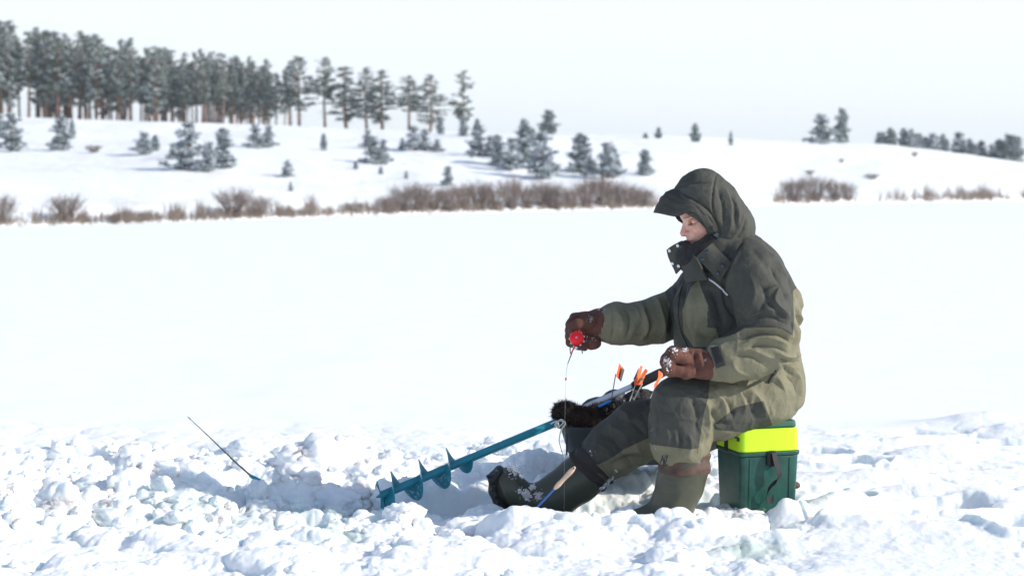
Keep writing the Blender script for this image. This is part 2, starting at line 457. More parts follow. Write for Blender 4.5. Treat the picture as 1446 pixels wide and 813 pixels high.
def relief(X, Y):
    X = np.asarray(X, float); Y = np.asarray(Y, float)
    u = X / np.maximum(Y, 0.1) * FPX + CX
    wob = 0.22 * fbm(X * 1.3, Y * 1.3, 0, 3, 5)
    far = 7.95 + wob + 0.55 * sstep(700, 1100, u) * (1 - sstep(1000, 1250, u))
    edge = 1120 + 130 * fbm(X * 0.9, Y * 0.9, 4, 2, 6)
    R = (1 - sstep(far - .35, far + .12, Y)) * (1 - sstep(edge - 60, edge + 90, u)) * sstep(4.2, 4.9, Y)
    R2 = (1 - sstep(8.2, 8.9, Y + wob)) * sstep(5.35, 5.7, Y + 0.5 * wob) * (1 - R)        # trodden snow to the right
    fore = 1 - sstep(5.75, 6.25, Y + 0.5 * wob)
    z = 0.010 * fbm(X * 0.8, Y * 0.8, 0, 3, 1) + 0.002 * fbm(X * 3, Y * 3, 0, 2, 11) + 0.006 * fbm(X * 0.5, Y * 1.8, 0, 3, 12)
    base = np.zeros_like(X) - 0.035 * R * (1 - fore)
    for (px, py, yy, sx, sy) in RIDGES:
        p = P(px, py, yy); zt = p[2] + 0.005
        g = np.exp(-((X - p[0]) / sx) ** 2 * 0.9 - ((Y - yy) / sy) ** 2)
        base = np.maximum(base, (zt - 0.02) * g) if zt > 0 else base
    for (px, py, sx, sy, d) in HOLES:
        p = G(px, py, -d * 0.5); q = ((X - p[0]) / sx) ** 2 + ((Y - p[1]) / sy) ** 2
        base = base - d * np.exp(-q * q * 0.8)
    for (px, py, sx, sy, d) in PITS:
        p = G(px, py); wq = 0.6 * fbm(X * 6, Y * 6, 2, 4, 31)
        q = np.sqrt(((X - p[0]) / sx) ** 2 + ((Y - p[1]) / sy) ** 2) + wq
        base = base - d * (1 - sstep(0.55, 1.15, q)) + d * 0.35 * np.exp(-((q - 1.25) / 0.22) ** 2)
    for (px, py, sx, sy, d) in MOUNDS:
        p = G(px, py); wq = 0.3 * fbm(X * 4, Y * 4, 7, 3, 33)
        q = ((X - p[0]) / sx) ** 2 + ((Y - p[1]) / sy) ** 2 + wq
        base = base + d * np.exp(-np.maximum(q, 0) * 1.1)
    far_f = 1 - sstep(7.0, 8.2, Y) * 0.45
    amp = R * far_f * (1 - 0.72 * fore)
    big = domes(X, Y, 0.30, 100, 0.75, 0.62); mid = domes(X, Y, 0.14, 200, 0.8, 0.8); sm = domes(X, Y, 0.062, 300, 0.8, 0.8); xs = domes(X, Y, 0.030, 400, 0.75, 0.7)
    vr = 0.35 + 0.65 * sstep(-.35, .35, fbm(X * 2.2, Y * 2.2, 6, 2, 88))
    bl = np.abs(vnoise(X * 7, Y * 7, 5, 301)) * .030 + np.abs(vnoise(X * 16, Y * 16, 6, 302)) * .016 + np.abs(vnoise(X * 34, Y * 34, 7, 303)) * .008
    lum = 0.62 * big + 0.42 * mid * vr + 0.13 * sm * vr + 0.05 * xs * vr + bl - 0.09
    z = z + base + amp * lum + (R * fore * 0.42 + R2 * 0.20) * (0.60 * big + 0.18 * mid + 0.05 * sm * (0.2 + R) + 0.012 * fbm(X * 9, Y * 9, 0, 4, 21) - 0.05)
    z = z + (R2 * 0.006 + R * 0.007) * fbm(X * 14, Y * 14, 3, 4, 23)
    z = z + 0.0025 * fbm(X * 40, Y * 40, 3, 3, 24) * (1 - sstep(7.6, 9.0, Y))
    # wet slush: low ground near the drilled holes
    wet = np.zeros_like(X)
    for (px, py, sx, sy, s) in ((490, 700, .28, .2, 1.0), (440, 742, .18, .14, .9), (330, 700, .9, .35, .42), (100, 720, .8, .35, .30), (800, 700, .35, .25, .7), (900, 690, .3, .2, .6), (1052, 768, .12, .08, .9), (620, 700, .4, .2, .45)):
        p = G(px, py); wet = np.maximum(wet, s * np.exp(-((X - p[0]) / sx) ** 2 - ((Y - p[1]) / sy) ** 2))
    wet = np.minimum(1, wet * 1.5) * sstep(-0.35, 0.25, fbm(X * 5, Y * 5, 1, 4, 41) + (0.0 - z) * 14) * (R > 0.02)
    return z, wet, R
def ground_z(x, y):
    return float(relief(np.array([x]), np.array([y]))[0][0])

# one sheet, finest where the camera looks, running on to the horizon
fa = np.linspace(math.atan(-0.46), math.atan(0.46), 1250)
ca = np.concatenate([np.linspace(fa[-1], 2 * math.pi + fa[0], 110)[1:-1]])
ang = np.concatenate([fa, ca]); NA = len(ang)
rr = np.concatenate([np.geomspace(0.4, 3.0, 8)[:-1], np.geomspace(3.0, 4.6, 90)[:-1], np.geomspace(4.6, 9.4, 640)[:-1], np.geomspace(9.4, 16, 90)[:-1], np.geomspace(16, 1080, 70)])
A, Rr = np.meshgrid(ang, rr, indexing='xy')
GX, GY = Rr * np.sin(A), Rr * np.cos(A)
near = (Rr < 17)
gz = np.zeros(GX.shape); gw = np.zeros(GX.shape); gr = np.zeros(GX.shape)
mm = near & (GY > 3.0) & (np.abs(GX) < GY * 0.75 + 0.5)
z_, w_, r_ = relief(GX[mm], GY[mm]); gz[mm] = z_ * (1 - sstep(12, 16.5, Rr[mm])) * sstep(3.0, 4.0, GY[mm]) ; gw[mm] = w_; gr[mm] = r_
V = np.stack([GX.ravel(), GY.ravel(), gz.ravel()], 1)
nr = len(rr); ia = np.arange(NA); ib = (ia + 1) % NA
base_i = (np.arange(nr - 1) * NA)[:, None]
Q = np.stack([(base_i + ia), (base_i + ib), (base_i + NA + ib), (base_i + NA + ia)], -1).reshape(-1, 4)[:, ::-1]
V = np.vstack([V, [[0, 0, 0]]])
# push the lumps sideways along their normals so that they overhang a little
Nn = vnormals(V, Q); k = np.concatenate([gr.ravel(), [0]])
nz3 = fbm(V[:, 0] * 16, V[:, 1] * 16, V[:, 2] * 16, 3, 77)
V[:, :3] += Nn * (0.010 * nz3 * k)[:, None]
tri = np.stack([np.full(NA, len(V) - 1), ia, ib], 1)
me = mesh_from("snow_ground", V, Q[:, ::1], M_snow, True, {"wet": np.concatenate([gw.ravel(), [0]]), "rough": np.concatenate([(0.12 + 0.88 * (1 - sstep(8.0, 9.2, GY))).ravel(), [0]])})
o = link("snow_ground", me); tag(o, kind='structure')

# loose crumbs and chunks of snow thrown up by the drilling
def ico(sub):
    import bmesh
    bm = bmesh.new(); bmesh.ops.create_icosphere(bm, subdivisions=sub, radius=1)
    V = np.array([v.co[:] for v in bm.verts]); F = np.array([[v.index for v in f.verts] for f in bm.faces]); bm.free(); return V, F
def chunks():
    rng = np.random.default_rng(4); Vs = []; Fs = []; W = []; n = 0
    B = {s: ico(s) for s in (2, 3, 4)}
    X = rng.uniform(-2.9, 2.0, 16000); Y = rng.uniform(5.2, 8.2, 16000)
    z, wet, R = relief(X, Y)
    # more chunks on the slushy spoil in the middle and the left
    u = X / Y * FPX + CX
    dens = R * (0.08 + 0.92 * sstep(5.9, 6.25, Y)) * (1 - 0.55 * sstep(650, 900, u)); keep = rng.random(len(X)) < dens * 0.11
    for x, y, zz, w in zip(X[keep], Y[keep], z[keep], wet[keep]):
        px = x / y * FPX + CX
        if (690 < px < 1150 and 5.85 < y < 7.6) or (525 < px < 700 and 6.3 < y < 7.0): continue
        r = float(np.clip(rng.lognormal(-3.75, 0.6), 0.007, 0.085))
        if y < 6.2: r = min(r * 0.7, .03)
        v, f = B[4 if r > 0.022 else 3 if r > 0.010 else 2]
        s = rng.integers(1000)
        q = v * (1 + 0.30 * fbm(v[:, 0] * 1.3 + s, v[:, 1] * 1.3, v[:, 2] * 1.3, 2, 3)[:, None] + 0.30 * np.abs(vnoise(v[:, 0] * 2.3 + s, v[:, 1] * 2.3, v[:, 2] * 2.3, 4))[:, None] + 0.16 * np.abs(vnoise(v[:, 0] * 5.3 + s, v[:, 1] * 5.3, v[:, 2] * 5.3, 8))[:, None]
                 + 0.06 * vnoise(v[:, 0] * 8 + s, v[:, 1] * 8, v[:, 2] * 8, 5)[:, None])
        q = q * (rng.uniform(.75, 1.3), rng.uniform(.75, 1.3), rng.uniform(.6, 1.0)) * r
        a = rng.uniform(0, 6.28); ca_, sa_ = math.cos(a), math.sin(a)
        q = np.stack([q[:, 0] * ca_ - q[:, 1] * sa_, q[:, 0] * sa_ + q[:, 1] * ca_, q[:, 2]], 1) + (x, y, zz + r * rng.uniform(-0.15, 0.35))
        Vs.append(q); Fs.append(f + n); n += len(q); W.append(np.full(len(q), min(1, w * 0.8)))
    return np.vstack(Vs), np.vstack(Fs), np.concatenate(W)
Vc, Fc, Wc = chunks()
o = link("snow_chunks", mesh_from("snow_chunks", Vc, Fc, M_snow, True, {"wet": Wc, "rough": np.ones(len(Wc))})); tag(o, "lumpy crumbs of wet snow thrown up round the drilled hole", "snow", kind='stuff')

# ------------------------------------------------------------------ far shore and hill
SH = [(-900, 352), (0, 321), (300, 312), (530, 304), (920, 295), (1100, 289), (1446, 283), (2300, 276)]
CR = [(-900, 158), (0, 166), (100, 168), (350, 177), (500, 183), (600, 187), (700, 190), (900, 190), (1000, 194), (1130, 202), (1240, 204), (1350, 217), (1446, 231), (1700, 240), (2300, 250)]
DC = [(-900, 215), (0, 215), (450, 215), (700, 205), (900, 215), (1100, 230), (1446, 250), (2300, 330)]
ip = lambda T, x: np.interp(x, [t[0] for t in T], [t[1] for t in T])
def hill_xy(c, D):
    return (c - CX) / FPX * D, D
def hill_h(c, D):
    """height of the hill in the direction of photo column c, at distance D"""
    c = np.asarray(c, float); D = np.asarray(D, float)
    Ds = CAMH * FPX / (ip(SH, c) - HOR); Dc = ip(DC, c); zc = CAMH + (HOR - ip(CR, c)) / FPX * Dc
    s = (D - Ds) / (Dc - Ds)
    x, y = hill_xy(c, D)
    bank = 0.45 * sstep(0, 0.03, s)
    z = bank + (zc - 0.45) * np.clip(s, -0.2, 1) ** 1.12 * (s > 0)
    z = z + (fbm(x * 0.02, y * 0.02, 0, 3, 61) * 1.6 + fbm(x * 0.09, y * 0.09, 0, 3, 62) * 0.35) * sstep(0, .25, s) * (1 - sstep(.8, 1.0, s))
    z = z + fbm(x * 0.5, y * 0.5, 0, 3, 63) * 0.10 * sstep(0, .02, s) + fbm(x * 0.05, y * 0.05, 0, 2, 64) * 0.25 * sstep(.95, 1.05, s)
    z = np.where(s > 1, z + 0.004 * (D - Dc) * 0 - 0.00002 * (D - Dc) ** 2, z)
    return np.where(s < 0, -0.6, z)
cols = np.linspace(-900, 2300, 900)
ss = np.concatenate([np.linspace(-0.02, 0.05, 16), np.linspace(0.05, 1.0, 150)[1:], np.geomspace(1.01, 3.2, 30)])
C, S = np.meshgrid(cols, ss)
Ds_ = CAMH * FPX / (ip(SH, C) - HOR); D = Ds_ + S * (ip(DC, C) - Ds_)
D = D + (fbm(C * 0.02, 0 * C, 0, 3, 71) * 1.2 * (1 - sstep(0, .06, S)))
Z = hill_h(C, D)
hx, hy = hill_xy(C, D)
V = np.stack([hx.ravel(), hy.ravel(), Z.ravel()], 1); nc = len(cols)
i = np.arange(len(ss) - 1)[:, None] * nc + np.arange(nc - 1)[None]
Q = np.stack([i, i + 1, i + nc + 1, i + nc], -1).reshape(-1, 4)
o = link("hillside", mesh_from("hillside", V, Q, M_hill)); tag(o, kind='structure')
def hill_at(px, py):
    """distance and point of the hill that the photo shows at this pixel"""
    Ds = CAMH * FPX / (float(ip(SH, px)) - HOR); Dc = float(ip(DC, px))
    Dd = np.linspace(Ds + 0.3, Dc, 400); z = hill_h(np.full(400, float(px)), Dd)
    yy = HOR - (z - CAMH) / Dd * FPX
    yy = np.minimum.accumulate(yy)
    k = int(np.argmax(yy <= py)) if (yy <= py).any() else 399
    return (px - CX) / FPX * Dd[k], float(Dd[k]), float(z[k])
# ------------------------------------------------------------------ trees
def leafy_mat(name, c1, c2, snow=(0.80, 0.84, 0.90)):
    m, n, l, b = new_mat(name)
    nz = noise_node(n, l, 0.9, 3)
    c = ramp(n, l, nz, [(0.3, c1), (0.7, c2)])
    c = mix_rgb(n, l, attr(n, "frost"), c, snow)
    l.new(c, b.inputs["Base Color"]); b.inputs["Roughness"].default_value = 0.75; b.inputs["Specular IOR Level"].default_value = 0.2
    return m
M_needle = leafy_mat("pine_needles", (0.045, 0.10, 0.075), (0.12, 0.15, 0.07))
M_young = leafy_mat("young_pine_needles", (0.06, 0.12, 0.11), (0.11, 0.16, 0.11))
M_bark = simple("pine_bark", (0.24, 0.135, 0.095), 0.9, 0.3, 2.0, 0.6, 0.03, 8)
M_twig = simple("bare_twigs", (0.20, 0.155, 0.135), 0.9, 0.3, 3.0, 0.2, 0.01, 20)
M_reed = simple("dry_reed", (0.27, 0.215, 0.175), 0.9, 0.3, 3.0, 0.2, 0.01, 20)

def tuft(rng, c, r, V, F, A, n=8, frost=0.4, flat=0.55, hoar=.12):
    """a clump of needle-like faces round a branch end, snow lying on its upper side"""
    for k in range(n):
        th = rng.uniform(0, 2 * math.pi); ph = rng.uniform(-0.4, 1.0)
        d = np.array((math.cos(th) * math.cos(ph), math.sin(th) * math.cos(ph), math.sin(ph) * flat + 0.1))
        s = np.cross(d, rng.normal(size=3)); s /= np.linalg.norm(s) + 1e-9
        if k == 0: fr0 = max(0.0, rng.normal(hoar, .25)) * min(1, frost)
        a = c + d * r * 0.1 * rng.normal(); L = r * rng.uniform(0.7, 1.25); w = L * rng.uniform(.22, .42)
        b = len(V); V += [a - s * w * .6, a + d * L * .55 + s * w, a + d * L, a + d * L * .5 - s * w]; F.append((b, b + 1, b + 2, b + 3)); A += [min(.8, fr0)] * 4
    for k in range(max(1, int(round(n * frost)))):
        th = rng.uniform(0, 2 * math.pi); o = np.array((math.cos(th), math.sin(th), 0)) * r * rng.uniform(0, .6) + (0, 0, r * rng.uniform(.12, .4))
        e = np.array((math.cos(th * 3), math.sin(th * 3), rng.uniform(-.35, .35))) * r * rng.uniform(.3, .55); g = np.array((-e[1], e[0], rng.uniform(-.3, .3) * r)) * rng.uniform(.5, .9)
        b = len(V); V += [c + o - e, c + o + g, c + o + e, c + o - g]; F.append((b, b + 1, b + 2, b + 3)); A += [1.0] * 4
def crown_mesh(name, V, F, A, mat):
    return mesh_from(name, np.array(V), np.array(F), mat, False, {"frost": A})
def pine_meshes(seed, H, bare, spread, frost=0.4, lean=0.0, open_=1.0, dead=8):
    rng = np.random.default_rng(seed); V = []; F = []; A = []; tb = MB()
    bend = rng.uniform(-.25, .25, 2)
    axis = lambda t: np.array((bend[0] * math.sin(t * 3) + lean * t, bend[1] * math.sin(t * 2.5), t * H))
    tb.tube([axis(t) for t in np.linspace(0, 0.97, 9)], [0.018 * H * (1 - 0.85 * t) + .02 for t in np.linspace(0, 1, 9)], 7)
    z = bare
    for k in range(dead):
        t = rng.uniform(.12, max(bare, .2)); a = rng.uniform(0, 6.28); L = rng.uniform(.4, 1.3)
        p = axis(t); tb.tube([p, p + (math.cos(a) * L, math.sin(a) * L, -.1 * L)], [.035, .01], 4, cap=False)
    while z < 0.985:
        s = (z - bare) / (1 - bare)
        L0 = spread * (min(1, .45 + s * 2.4) * (1 - s) ** 0.62 * 1.12 + .06)
        for b in range(rng.integers(3, 6)):
            if rng.random() < 0.18 * open_: continue
            a = rng.uniform(0, 6.28); L = L0 * rng.uniform(.55, 1.15); up = (0.10 + 0.5 * s) * L; dr = -.10 * L
            p = axis(z); q = p + (math.cos(a) * L, math.sin(a) * L, up + dr)
            tb.tube([p, (p + q) / 2 + (0, 0, .06 * L), q], [.05 * (1 - s * .5), .03, .012], 4, cap=False)
            nt = max(2, int(L / 0.42))
            for i in range(nt):
                f = 0.42 + 0.6 * (i + rng.random()) / nt
                c = p + (q - p) * f + rng.normal(size=3) * (.17, .17, .08)
                tuft(rng, c, rng.uniform(.34, .60) * (1.15 - .4 * s), V, F, A, 8, frost)
        z += rng.uniform(.022, .038) * open_
    tuft(rng, axis(1.0) - (0, 0, .15), .3, V, F, A, 8, frost)
    me_t = mesh_from("trunk", tb.V, tb.F, M_bark)
    return me_t, crown_mesh("crown", V, F, A, M_needle)
def young_meshes(seed, H, spread, frost=0.8, gaps=0.15):
    rng = np.random.default_rng(seed); V = []; F = []; A = []; tb = MB()
    tb.tube([(0, 0, -.1), (0, 0, H * .5), (rng.normal() * .03, 0, H * .97)], [.035 * H * .6, .02 * H * .6, .006 * H], 6)
    z = 0.04
    while z < 0.98:
        L0 = spread * (1 - z) ** 0.75 * (0.75 + .25 * math.sin(z * 17 + seed)) + .03 * H
        for b in range(int(5 + 4 * (1 - z))):
            if rng.random() < gaps: continue
            a = rng.uniform(0, 6.28); L = L0 * rng.uniform(.6, 1.15)
            p = np.array((0, 0, z * H)); q = p + (math.cos(a) * L, math.sin(a) * L, (.25 + .5 * z) * L)
            tb.tube([p, q], [.008 * H, .003 * H], 3, cap=False)
            nt = max(2, int(L / (.10 * H)))
            for i in range(nt):
                c = p + (q - p) * (0.35 + .65 * (i + rng.random()) / nt) + rng.normal(size=3) * .02 * H
                tuft(rng, c, rng.uniform(.07, .125) * H * (1.1 - .4 * z), V, F, A, 7, frost * 1.5, .8, .34)
        z += rng.uniform(.045, .07)
    return mesh_from("trunk", tb.V, tb.F, M_bark), crown_mesh("crown", V, F, A, M_young)
def bush_mesh(seed, H, W, n, mat, frost=0):
    rng = np.random.default_rng(seed); tb = MB()
    for i in range(n):
        a = rng.uniform(0, 6.28); r0 = W * .25 * rng.random(); p = np.array((math.cos(a) * r0, math.sin(a) * r0 * .6, -.05))
        out = rng.uniform(.1, 1) * W * .5; h = H * rng.uniform(.55, 1.05) * (1 - .35 * (out / W))
        q = p + (math.cos(a) * out * .4, math.sin(a) * out * .4, h * .55); e = p + (math.cos(a) * out + rng.normal() * .06 * W, math.sin(a) * out, h)
        tb.tube([p, q, e], [.014, .010, .004], 3, cap=False)
        for k in range(5):
            f = rng.uniform(.3, .95); s = (q + (e - q) * f); d = rng.normal(size=3) * (1, 1, .4) + (0, 0, 1.0); d /= np.linalg.norm(d)
            tb.tube([s, s + d * H * rng.uniform(.12, .32)], [.008, .003], 3, cap=False)
    return mesh_from("twigs", tb.V, tb.F, mat)

def put(name, meshes, parts, loc, label, cat, group, s=1.0, rz=0.0, sx=1.0):
    """meshes: shared data; the thing is an Empty at the base with the parts as children"""
    e = empty(name, loc, label, cat, group)
    e.rotation_euler = (0, 0, rz); e.scale = (s * sx, s * sx, s)
    for me, pn in zip(meshes, parts):
        c = bpy.data.objects.new(pn, me); COL.objects.link(c); c.parent = e
    return e
rng = np.random.default_rng(12); random.seed(5)
pines = [pine_meshes(i, 12.5, b, sp, fr) for i, (b, sp, fr) in enumerate([(.38, 2.3, .6), (.26, 2.6, .8), (.44, 2.1, .5), (.20, 2.7, .9), (.32, 2.3, .5), (.15, 2.4, .8), (.36, 2.4, .7)])]
GP = "tall pines of the dense wood on the ridge"
# dense wood, four ragged rows along the crest
for row, (d0, n) in enumerate([(216, 32), (220, 32), (225, 30), (231, 28), (238, 26)]):
    for k in range(n):
        px = -70 + (420 + 70) * (k + rng.uniform(-.9, .9)) / (n - 1) + row * 6
        D = d0 + rng.uniform(-1.5, 1.5)
        if px > 415 or (px > 380 and row > 2): continue
        top = np.interp(px, [-70, 0, 60, 120, 240, 330, 400], [20, 32, 45, 48, 72, 80, 86]) + rng.uniform(-5, 24)
        z = float(hill_h(px, D)); basepy = HOR - (z - CAMH) / D * FPX
        H = (basepy - top) / FPX * D
        put("pine_tree", pines[rng.integers(len(pines))], ("trunk", "crown"), (*hill_xy(px, D), z - .1), "tall snow-dusted pine with bare lower trunk in the dense wood on the ridge", "tree", GP,
            H / 12.5, rng.uniform(0, 6.28), rng.uniform(.66, 1.0))
# pines that stand apart at the wood's right-hand end
single = [(424, 82, 182, 'full dark pine nearest the dense wood, on the ridge beside it', 1, 1.0), (460, 82, 183, 'narrow pine on two thin stems beside the gap at the wood edge', 2, .85),
          (490, 94, 184, 'bushy low-branched pine on the ridge behind the slope saplings', 5, 1.25), (519, 96, 184, 'dense dark pine at the left of a touching pair on the ridge', 3, 1.0),
          (541, 99, 185, 'dense dark pine at the right of a touching pair on the ridge', 5, 1.2), (578, 107, 186, 'pale frosted pine left of the broad brown-stemmed pine', 0, 1.05),
          (608, 106, 187, 'broad pine with reddish brown stem and low spreading boughs', 3, 1.1)]
for px, top, bpy_, lab, pi, sx in single:
    D = 214.0; z = float(hill_h(px, D)); b = HOR - (z - CAMH) / D * FPX; H = (b - top) / FPX * D
    put("pine_tree", pines[pi], ("trunk", "crown"), (*hill_xy(px, D), z - .1), lab, "tree", "lone pines standing along the ridge", H / 12.5, rng.uniform(0, 6.28), sx * 1.35)
open_p = pine_meshes(77, 8.6, .25, 2.1, .4, 0.25, 1.7, 2)
D = 196.0; z = float(hill_h(654, D)); b = HOR - (z - CAMH) / D * FPX; H = (b - 101) / FPX * D
put("pine_tree", open_p, ("trunk", "crown"), (*hill_xy(652, D), z - .1), "airy open-crowned pine, the last tall one before the bare sky", "tree", "lone pines standing along the ridge", H / 8.6, .4, 1.0)

ym = [young_meshes(100 + i, 2.6, sp, fr, g) for i, (sp, fr, g) in enumerate([(1.0, 1.2, .35), (.75, .9, .22), (1.1, 1.3, .4), (.6, .8, .25), (.9, .4, .15)])]
GY_ = "young snow-laden conifers on the slope"
# px, base py, height px, mesh, width factor, label
yl = [(18, 214, 54, 2, 1.0, "ragged snowy young conifer at the photo's left edge below the wood"), (2, 196, 34, 0, 1.1, "half-seen snowy sapling cut by the photo's left edge"), (88, 213, 48, 1, 1.0, "dark leaning-topped young conifer standing alone left of a low brown bush"),
      (104, 196, 26, 3, .8, "pale sapling just behind the dark young conifer at left"), (205, 219, 32, 0, 1.2, "thin pale sapling pair on the open slope above the shore"), (221, 214, 22, 3, 1.2, "small pale sapling right beside the thin pale pair"),
      (268, 241, 68, 2, 1.0, "largest white-laden young conifer on the left slope"), (296, 243, 42, 0, .9, "small white sapling squeezed between the two larger slope conifers"), (318, 238, 56, 1, 1.0, "dense dark green conical sapling right of the white-laden one"),
      (246, 226, 22, 0, 1.0, "low snowy sapling at the left foot of the largest white-laden conifer"),
      (362, 210, 34, 2, 1.0, "snowy bushy sapling just below the wood's right end, left twin"), (380, 209, 31, 0, 1.0, "snowy bushy sapling just below the wood's right end, right twin"), (407, 250, 24, 2, 1.1, "small round sapling alone on the mid slope"),
      (411, 270, 14, 3, 1.0, "tiny sapling below the small round one"), (458, 213, 24, 3, .9, "slim pale sapling below the narrow two-stemmed pine"), (520, 210, 26, 0, 1.0, "snowy sapling at the upper left of the mid-slope clump"),
      (528, 232, 40, 2, 1.0, "leaning snowy sapling in the mid-slope clump"), (541, 232, 34, 0, .95, "dark right-hand sapling of the mid-slope clump"), (503, 239, 12, 3, 1.3, "tiny sapling left below the mid-slope clump"), (538, 246, 11, 3, 1.3, "tiny sapling straight below the mid-slope clump"),
      (574, 253, 12, 3, 1.0, "tiny lone sapling between the mid-slope clump and the shore bushes"), (585, 213, 34, 0, 1.1, "snowy sapling below the brown-stemmed pine"), (600, 213, 30, 2, 1.0, "second snowy sapling below the brown-stemmed pine"), (618, 215, 18, 0, 1.3, "low sapling at the right end of the row below the brown-stemmed pine"),
      (569, 211, 16, 0, 1.0, "lowest sapling at the left of the row below the brown-stemmed pine"), (632, 263, 28, 1, 1.1, "frosted conical sapling just above the shore bushes"),
      (622, 190, 24, 3, 1.0, "small dark fir under the lone pines' right side"), (655, 193, 28, 3, 1.0, "small upright sapling under the airy open pine"), (674, 192, 24, 1, .9, "narrow dark sapling right of the airy open pine"),
      (676, 221, 44, 2, .9, "blue-green snowy sapling at the left of the big slope thicket"), (693, 222, 30, 0, 1.1, "low wide snowy sapling in the slope thicket"), (703, 235, 44, 1, .9, "upright dark sapling in the middle of the slope thicket"),
      (722, 241, 46, 2, .95, "frost-white sapling in the slope thicket"), (740, 238, 66, 1, .8, "tallest sapling of the slope thicket"), (766, 252, 64, 0, .95, "lacy white-frosted sapling at the right of the slope thicket"),
      (752, 232, 50, 1, .8, "shadowed sapling behind the lacy white-frosted one"), (666, 223, 12, 3, 1.0, "tiny sapling left of the slope thicket"),
      (740, 190, 22, 2, 1.1, "frosted round-topped sapling on the skyline left of the broad dark one"), (774, 189, 34, 4, 1.2, "broad dark conifer on the bare skyline"),
      (820, 243, 54, 1, 1.15, "dense bluish sapling right of a snowy gully"), (834, 249, 26, 2, 1.1, "low sapling at the foot of the dense bluish one"), (858, 252, 50, 0, 1.0, "airy sapling leaning right beyond the dense bluish one"), (866, 246, 36, 3, 1.2, "slim sapling just right of the airy leaning one"),
      (911, 248, 36, 1, 1.1, "lone conical sapling left of the fisherman's hood"), (929, 196, 16, 4, 1.0, "small sapling on the skyline above the fisherman's hood"), (981, 201, 26, 4, .9, "lone upright sapling on the skyline above the hood peak"),
      (911, 196, 8, 4, 1.6, "tiny scrubby sapling on the skyline left of a small one"), (1031, 206, 20, 3, .7, "thin skyline sapling right of the fisherman's head"),
      (1158, 204, 42, 2, 1.1, "snow-heaped conifer at the left of the skyline pair on the right hill"), (1187, 203, 48, 4, .8, "dark upright conifer at the right of the skyline pair on the right hill")]
for px, by, hp, mi, sx, lab in yl:
    x, y, z = hill_at(px, by); H = hp / FPX * y
    put("young_conifer", ym[mi], ("trunk", "crown"), (x, y, z - .05), lab, "tree", GY_, H / 2.6, rng.uniform(0, 6.28), sx * 1.25)
# a row of conifers along the skyline at the right edge
k = 0
for px in np.cumsum(np.r_[1240, rng.uniform(3, 15, 25)]):
    top = np.interp(px, [1240, 1262, 1268, 1285, 1300, 1315, 1340, 1360, 1375, 1400, 1425, 1450], [190, 180, 178, 184, 192, 188, 194, 188, 202, 200, 193, 205]) + rng.uniform(-2, 6)
    D = float(ip(DC, px)) + rng.uniform(1, 7); z = float(hill_h(px, D)); b = HOR - (z - CAMH) / D * FPX
    H = max(1.0, (b + 2 - top) / FPX * D)
    put("young_conifer", ym[[1, 4, 2, 0][rng.integers(4)]], ("trunk", "crown"), (*hill_xy(px, D), z - .1), "conifer in the close row along the right-hand skyline", "tree", "conifers in the close row on the right-hand skyline", H / 2.6, rng.uniform(0, 6.28), rng.uniform(1.0, 1.7))
# bare bushes on the shore
bm_ = [bush_mesh(200 + i, 1.5, 2.2, 120, M_twig) for i in range(4)]
def shore_bush(px, hp, lab, grp, i, wpx=None, up=3):
    x, y, z = hill_at(px, float(ip(SH, px)) - up); H = hp / FPX * y
    s = H / 1.5; sx = ((wpx / FPX * y) / 2.2 / s) if wpx else 1.0
    e = put("bare_bush", (bm_[i % 4],), ("twigs",), (x, y, z), lab, "bush", grp, s, rng.uniform(0, 6.28), sx)
g1 = "bare brown bushes crowded along the middle shore"
for i, (px, hp, up) in enumerate([(548, 26, 3), (568, 38, 4), (590, 42, 4), (612, 30, 5), (634, 38, 3), (655, 36, 6), (676, 44, 4), (700, 38, 3), (722, 46, 5), (745, 34, 4), (768, 40, 6), (782, 36, 3), (806, 30, 4), (828, 42, 4), (848, 46, 5), (868, 40, 3), (888, 32, 4), (906, 26, 3)]):
    shore_bush(px, hp, "bare grey-brown bush in the crowded thicket along the middle shore", g1, i, 44, up)
for i, (px, hp, w, lab) in enumerate([(2, 42, 46, "bare bush on the shore at the photo's left edge"), (95, 40, 60, "tall wispy bare bush on the left shore"), (330, 44, 60, "wispy bare bush on the shore below the largest white-laden conifer"), (362, 30, 50, "lower bare bush right of the wispy one on the left shore"),
                                      (500, 14, 40, "low dark bush at the gap before the middle thicket"), (1120, 34, 46, "left bush of the bluish clump under the right hill"), (1148, 38, 48, "tallest middle bush of the bluish clump under the right hill"), (1178, 30, 36, "narrow bush in the bluish clump under the right hill"), (1196, 26, 24, "right-most bush of the bluish clump under the right hill")]):
    shore_bush(px, hp, lab, "single bare bushes on the far shore", i, w, 4)
for px, by, hp, w, lab in [(134, 216, 12, 24, "low brown bush on the open left slope"), (160, 320, 16, 30, "small brown bush low on the left shore"), (1143, 246, 6, 16, "flat dark scrub on the right hill's face"), (1290, 222, 8, 9, "small leaning scrub below the right-hand conifer row"), (1187, 230, 6, 8, "tiny scrub on the right hill below the skyline pair"), (1230, 253, 8, 22, "pale scrub low on the right hill")]:
    x, y, z = hill_at(px, by); s = hp / FPX * y / 1.5
    put("low_bush", (bm_[int(px) % 4],), ("twigs",), (x, y, z), lab, "bush", "small scrub bushes dotted over the hill", s, 0, (w / FPX * y) / 2.2 / s)
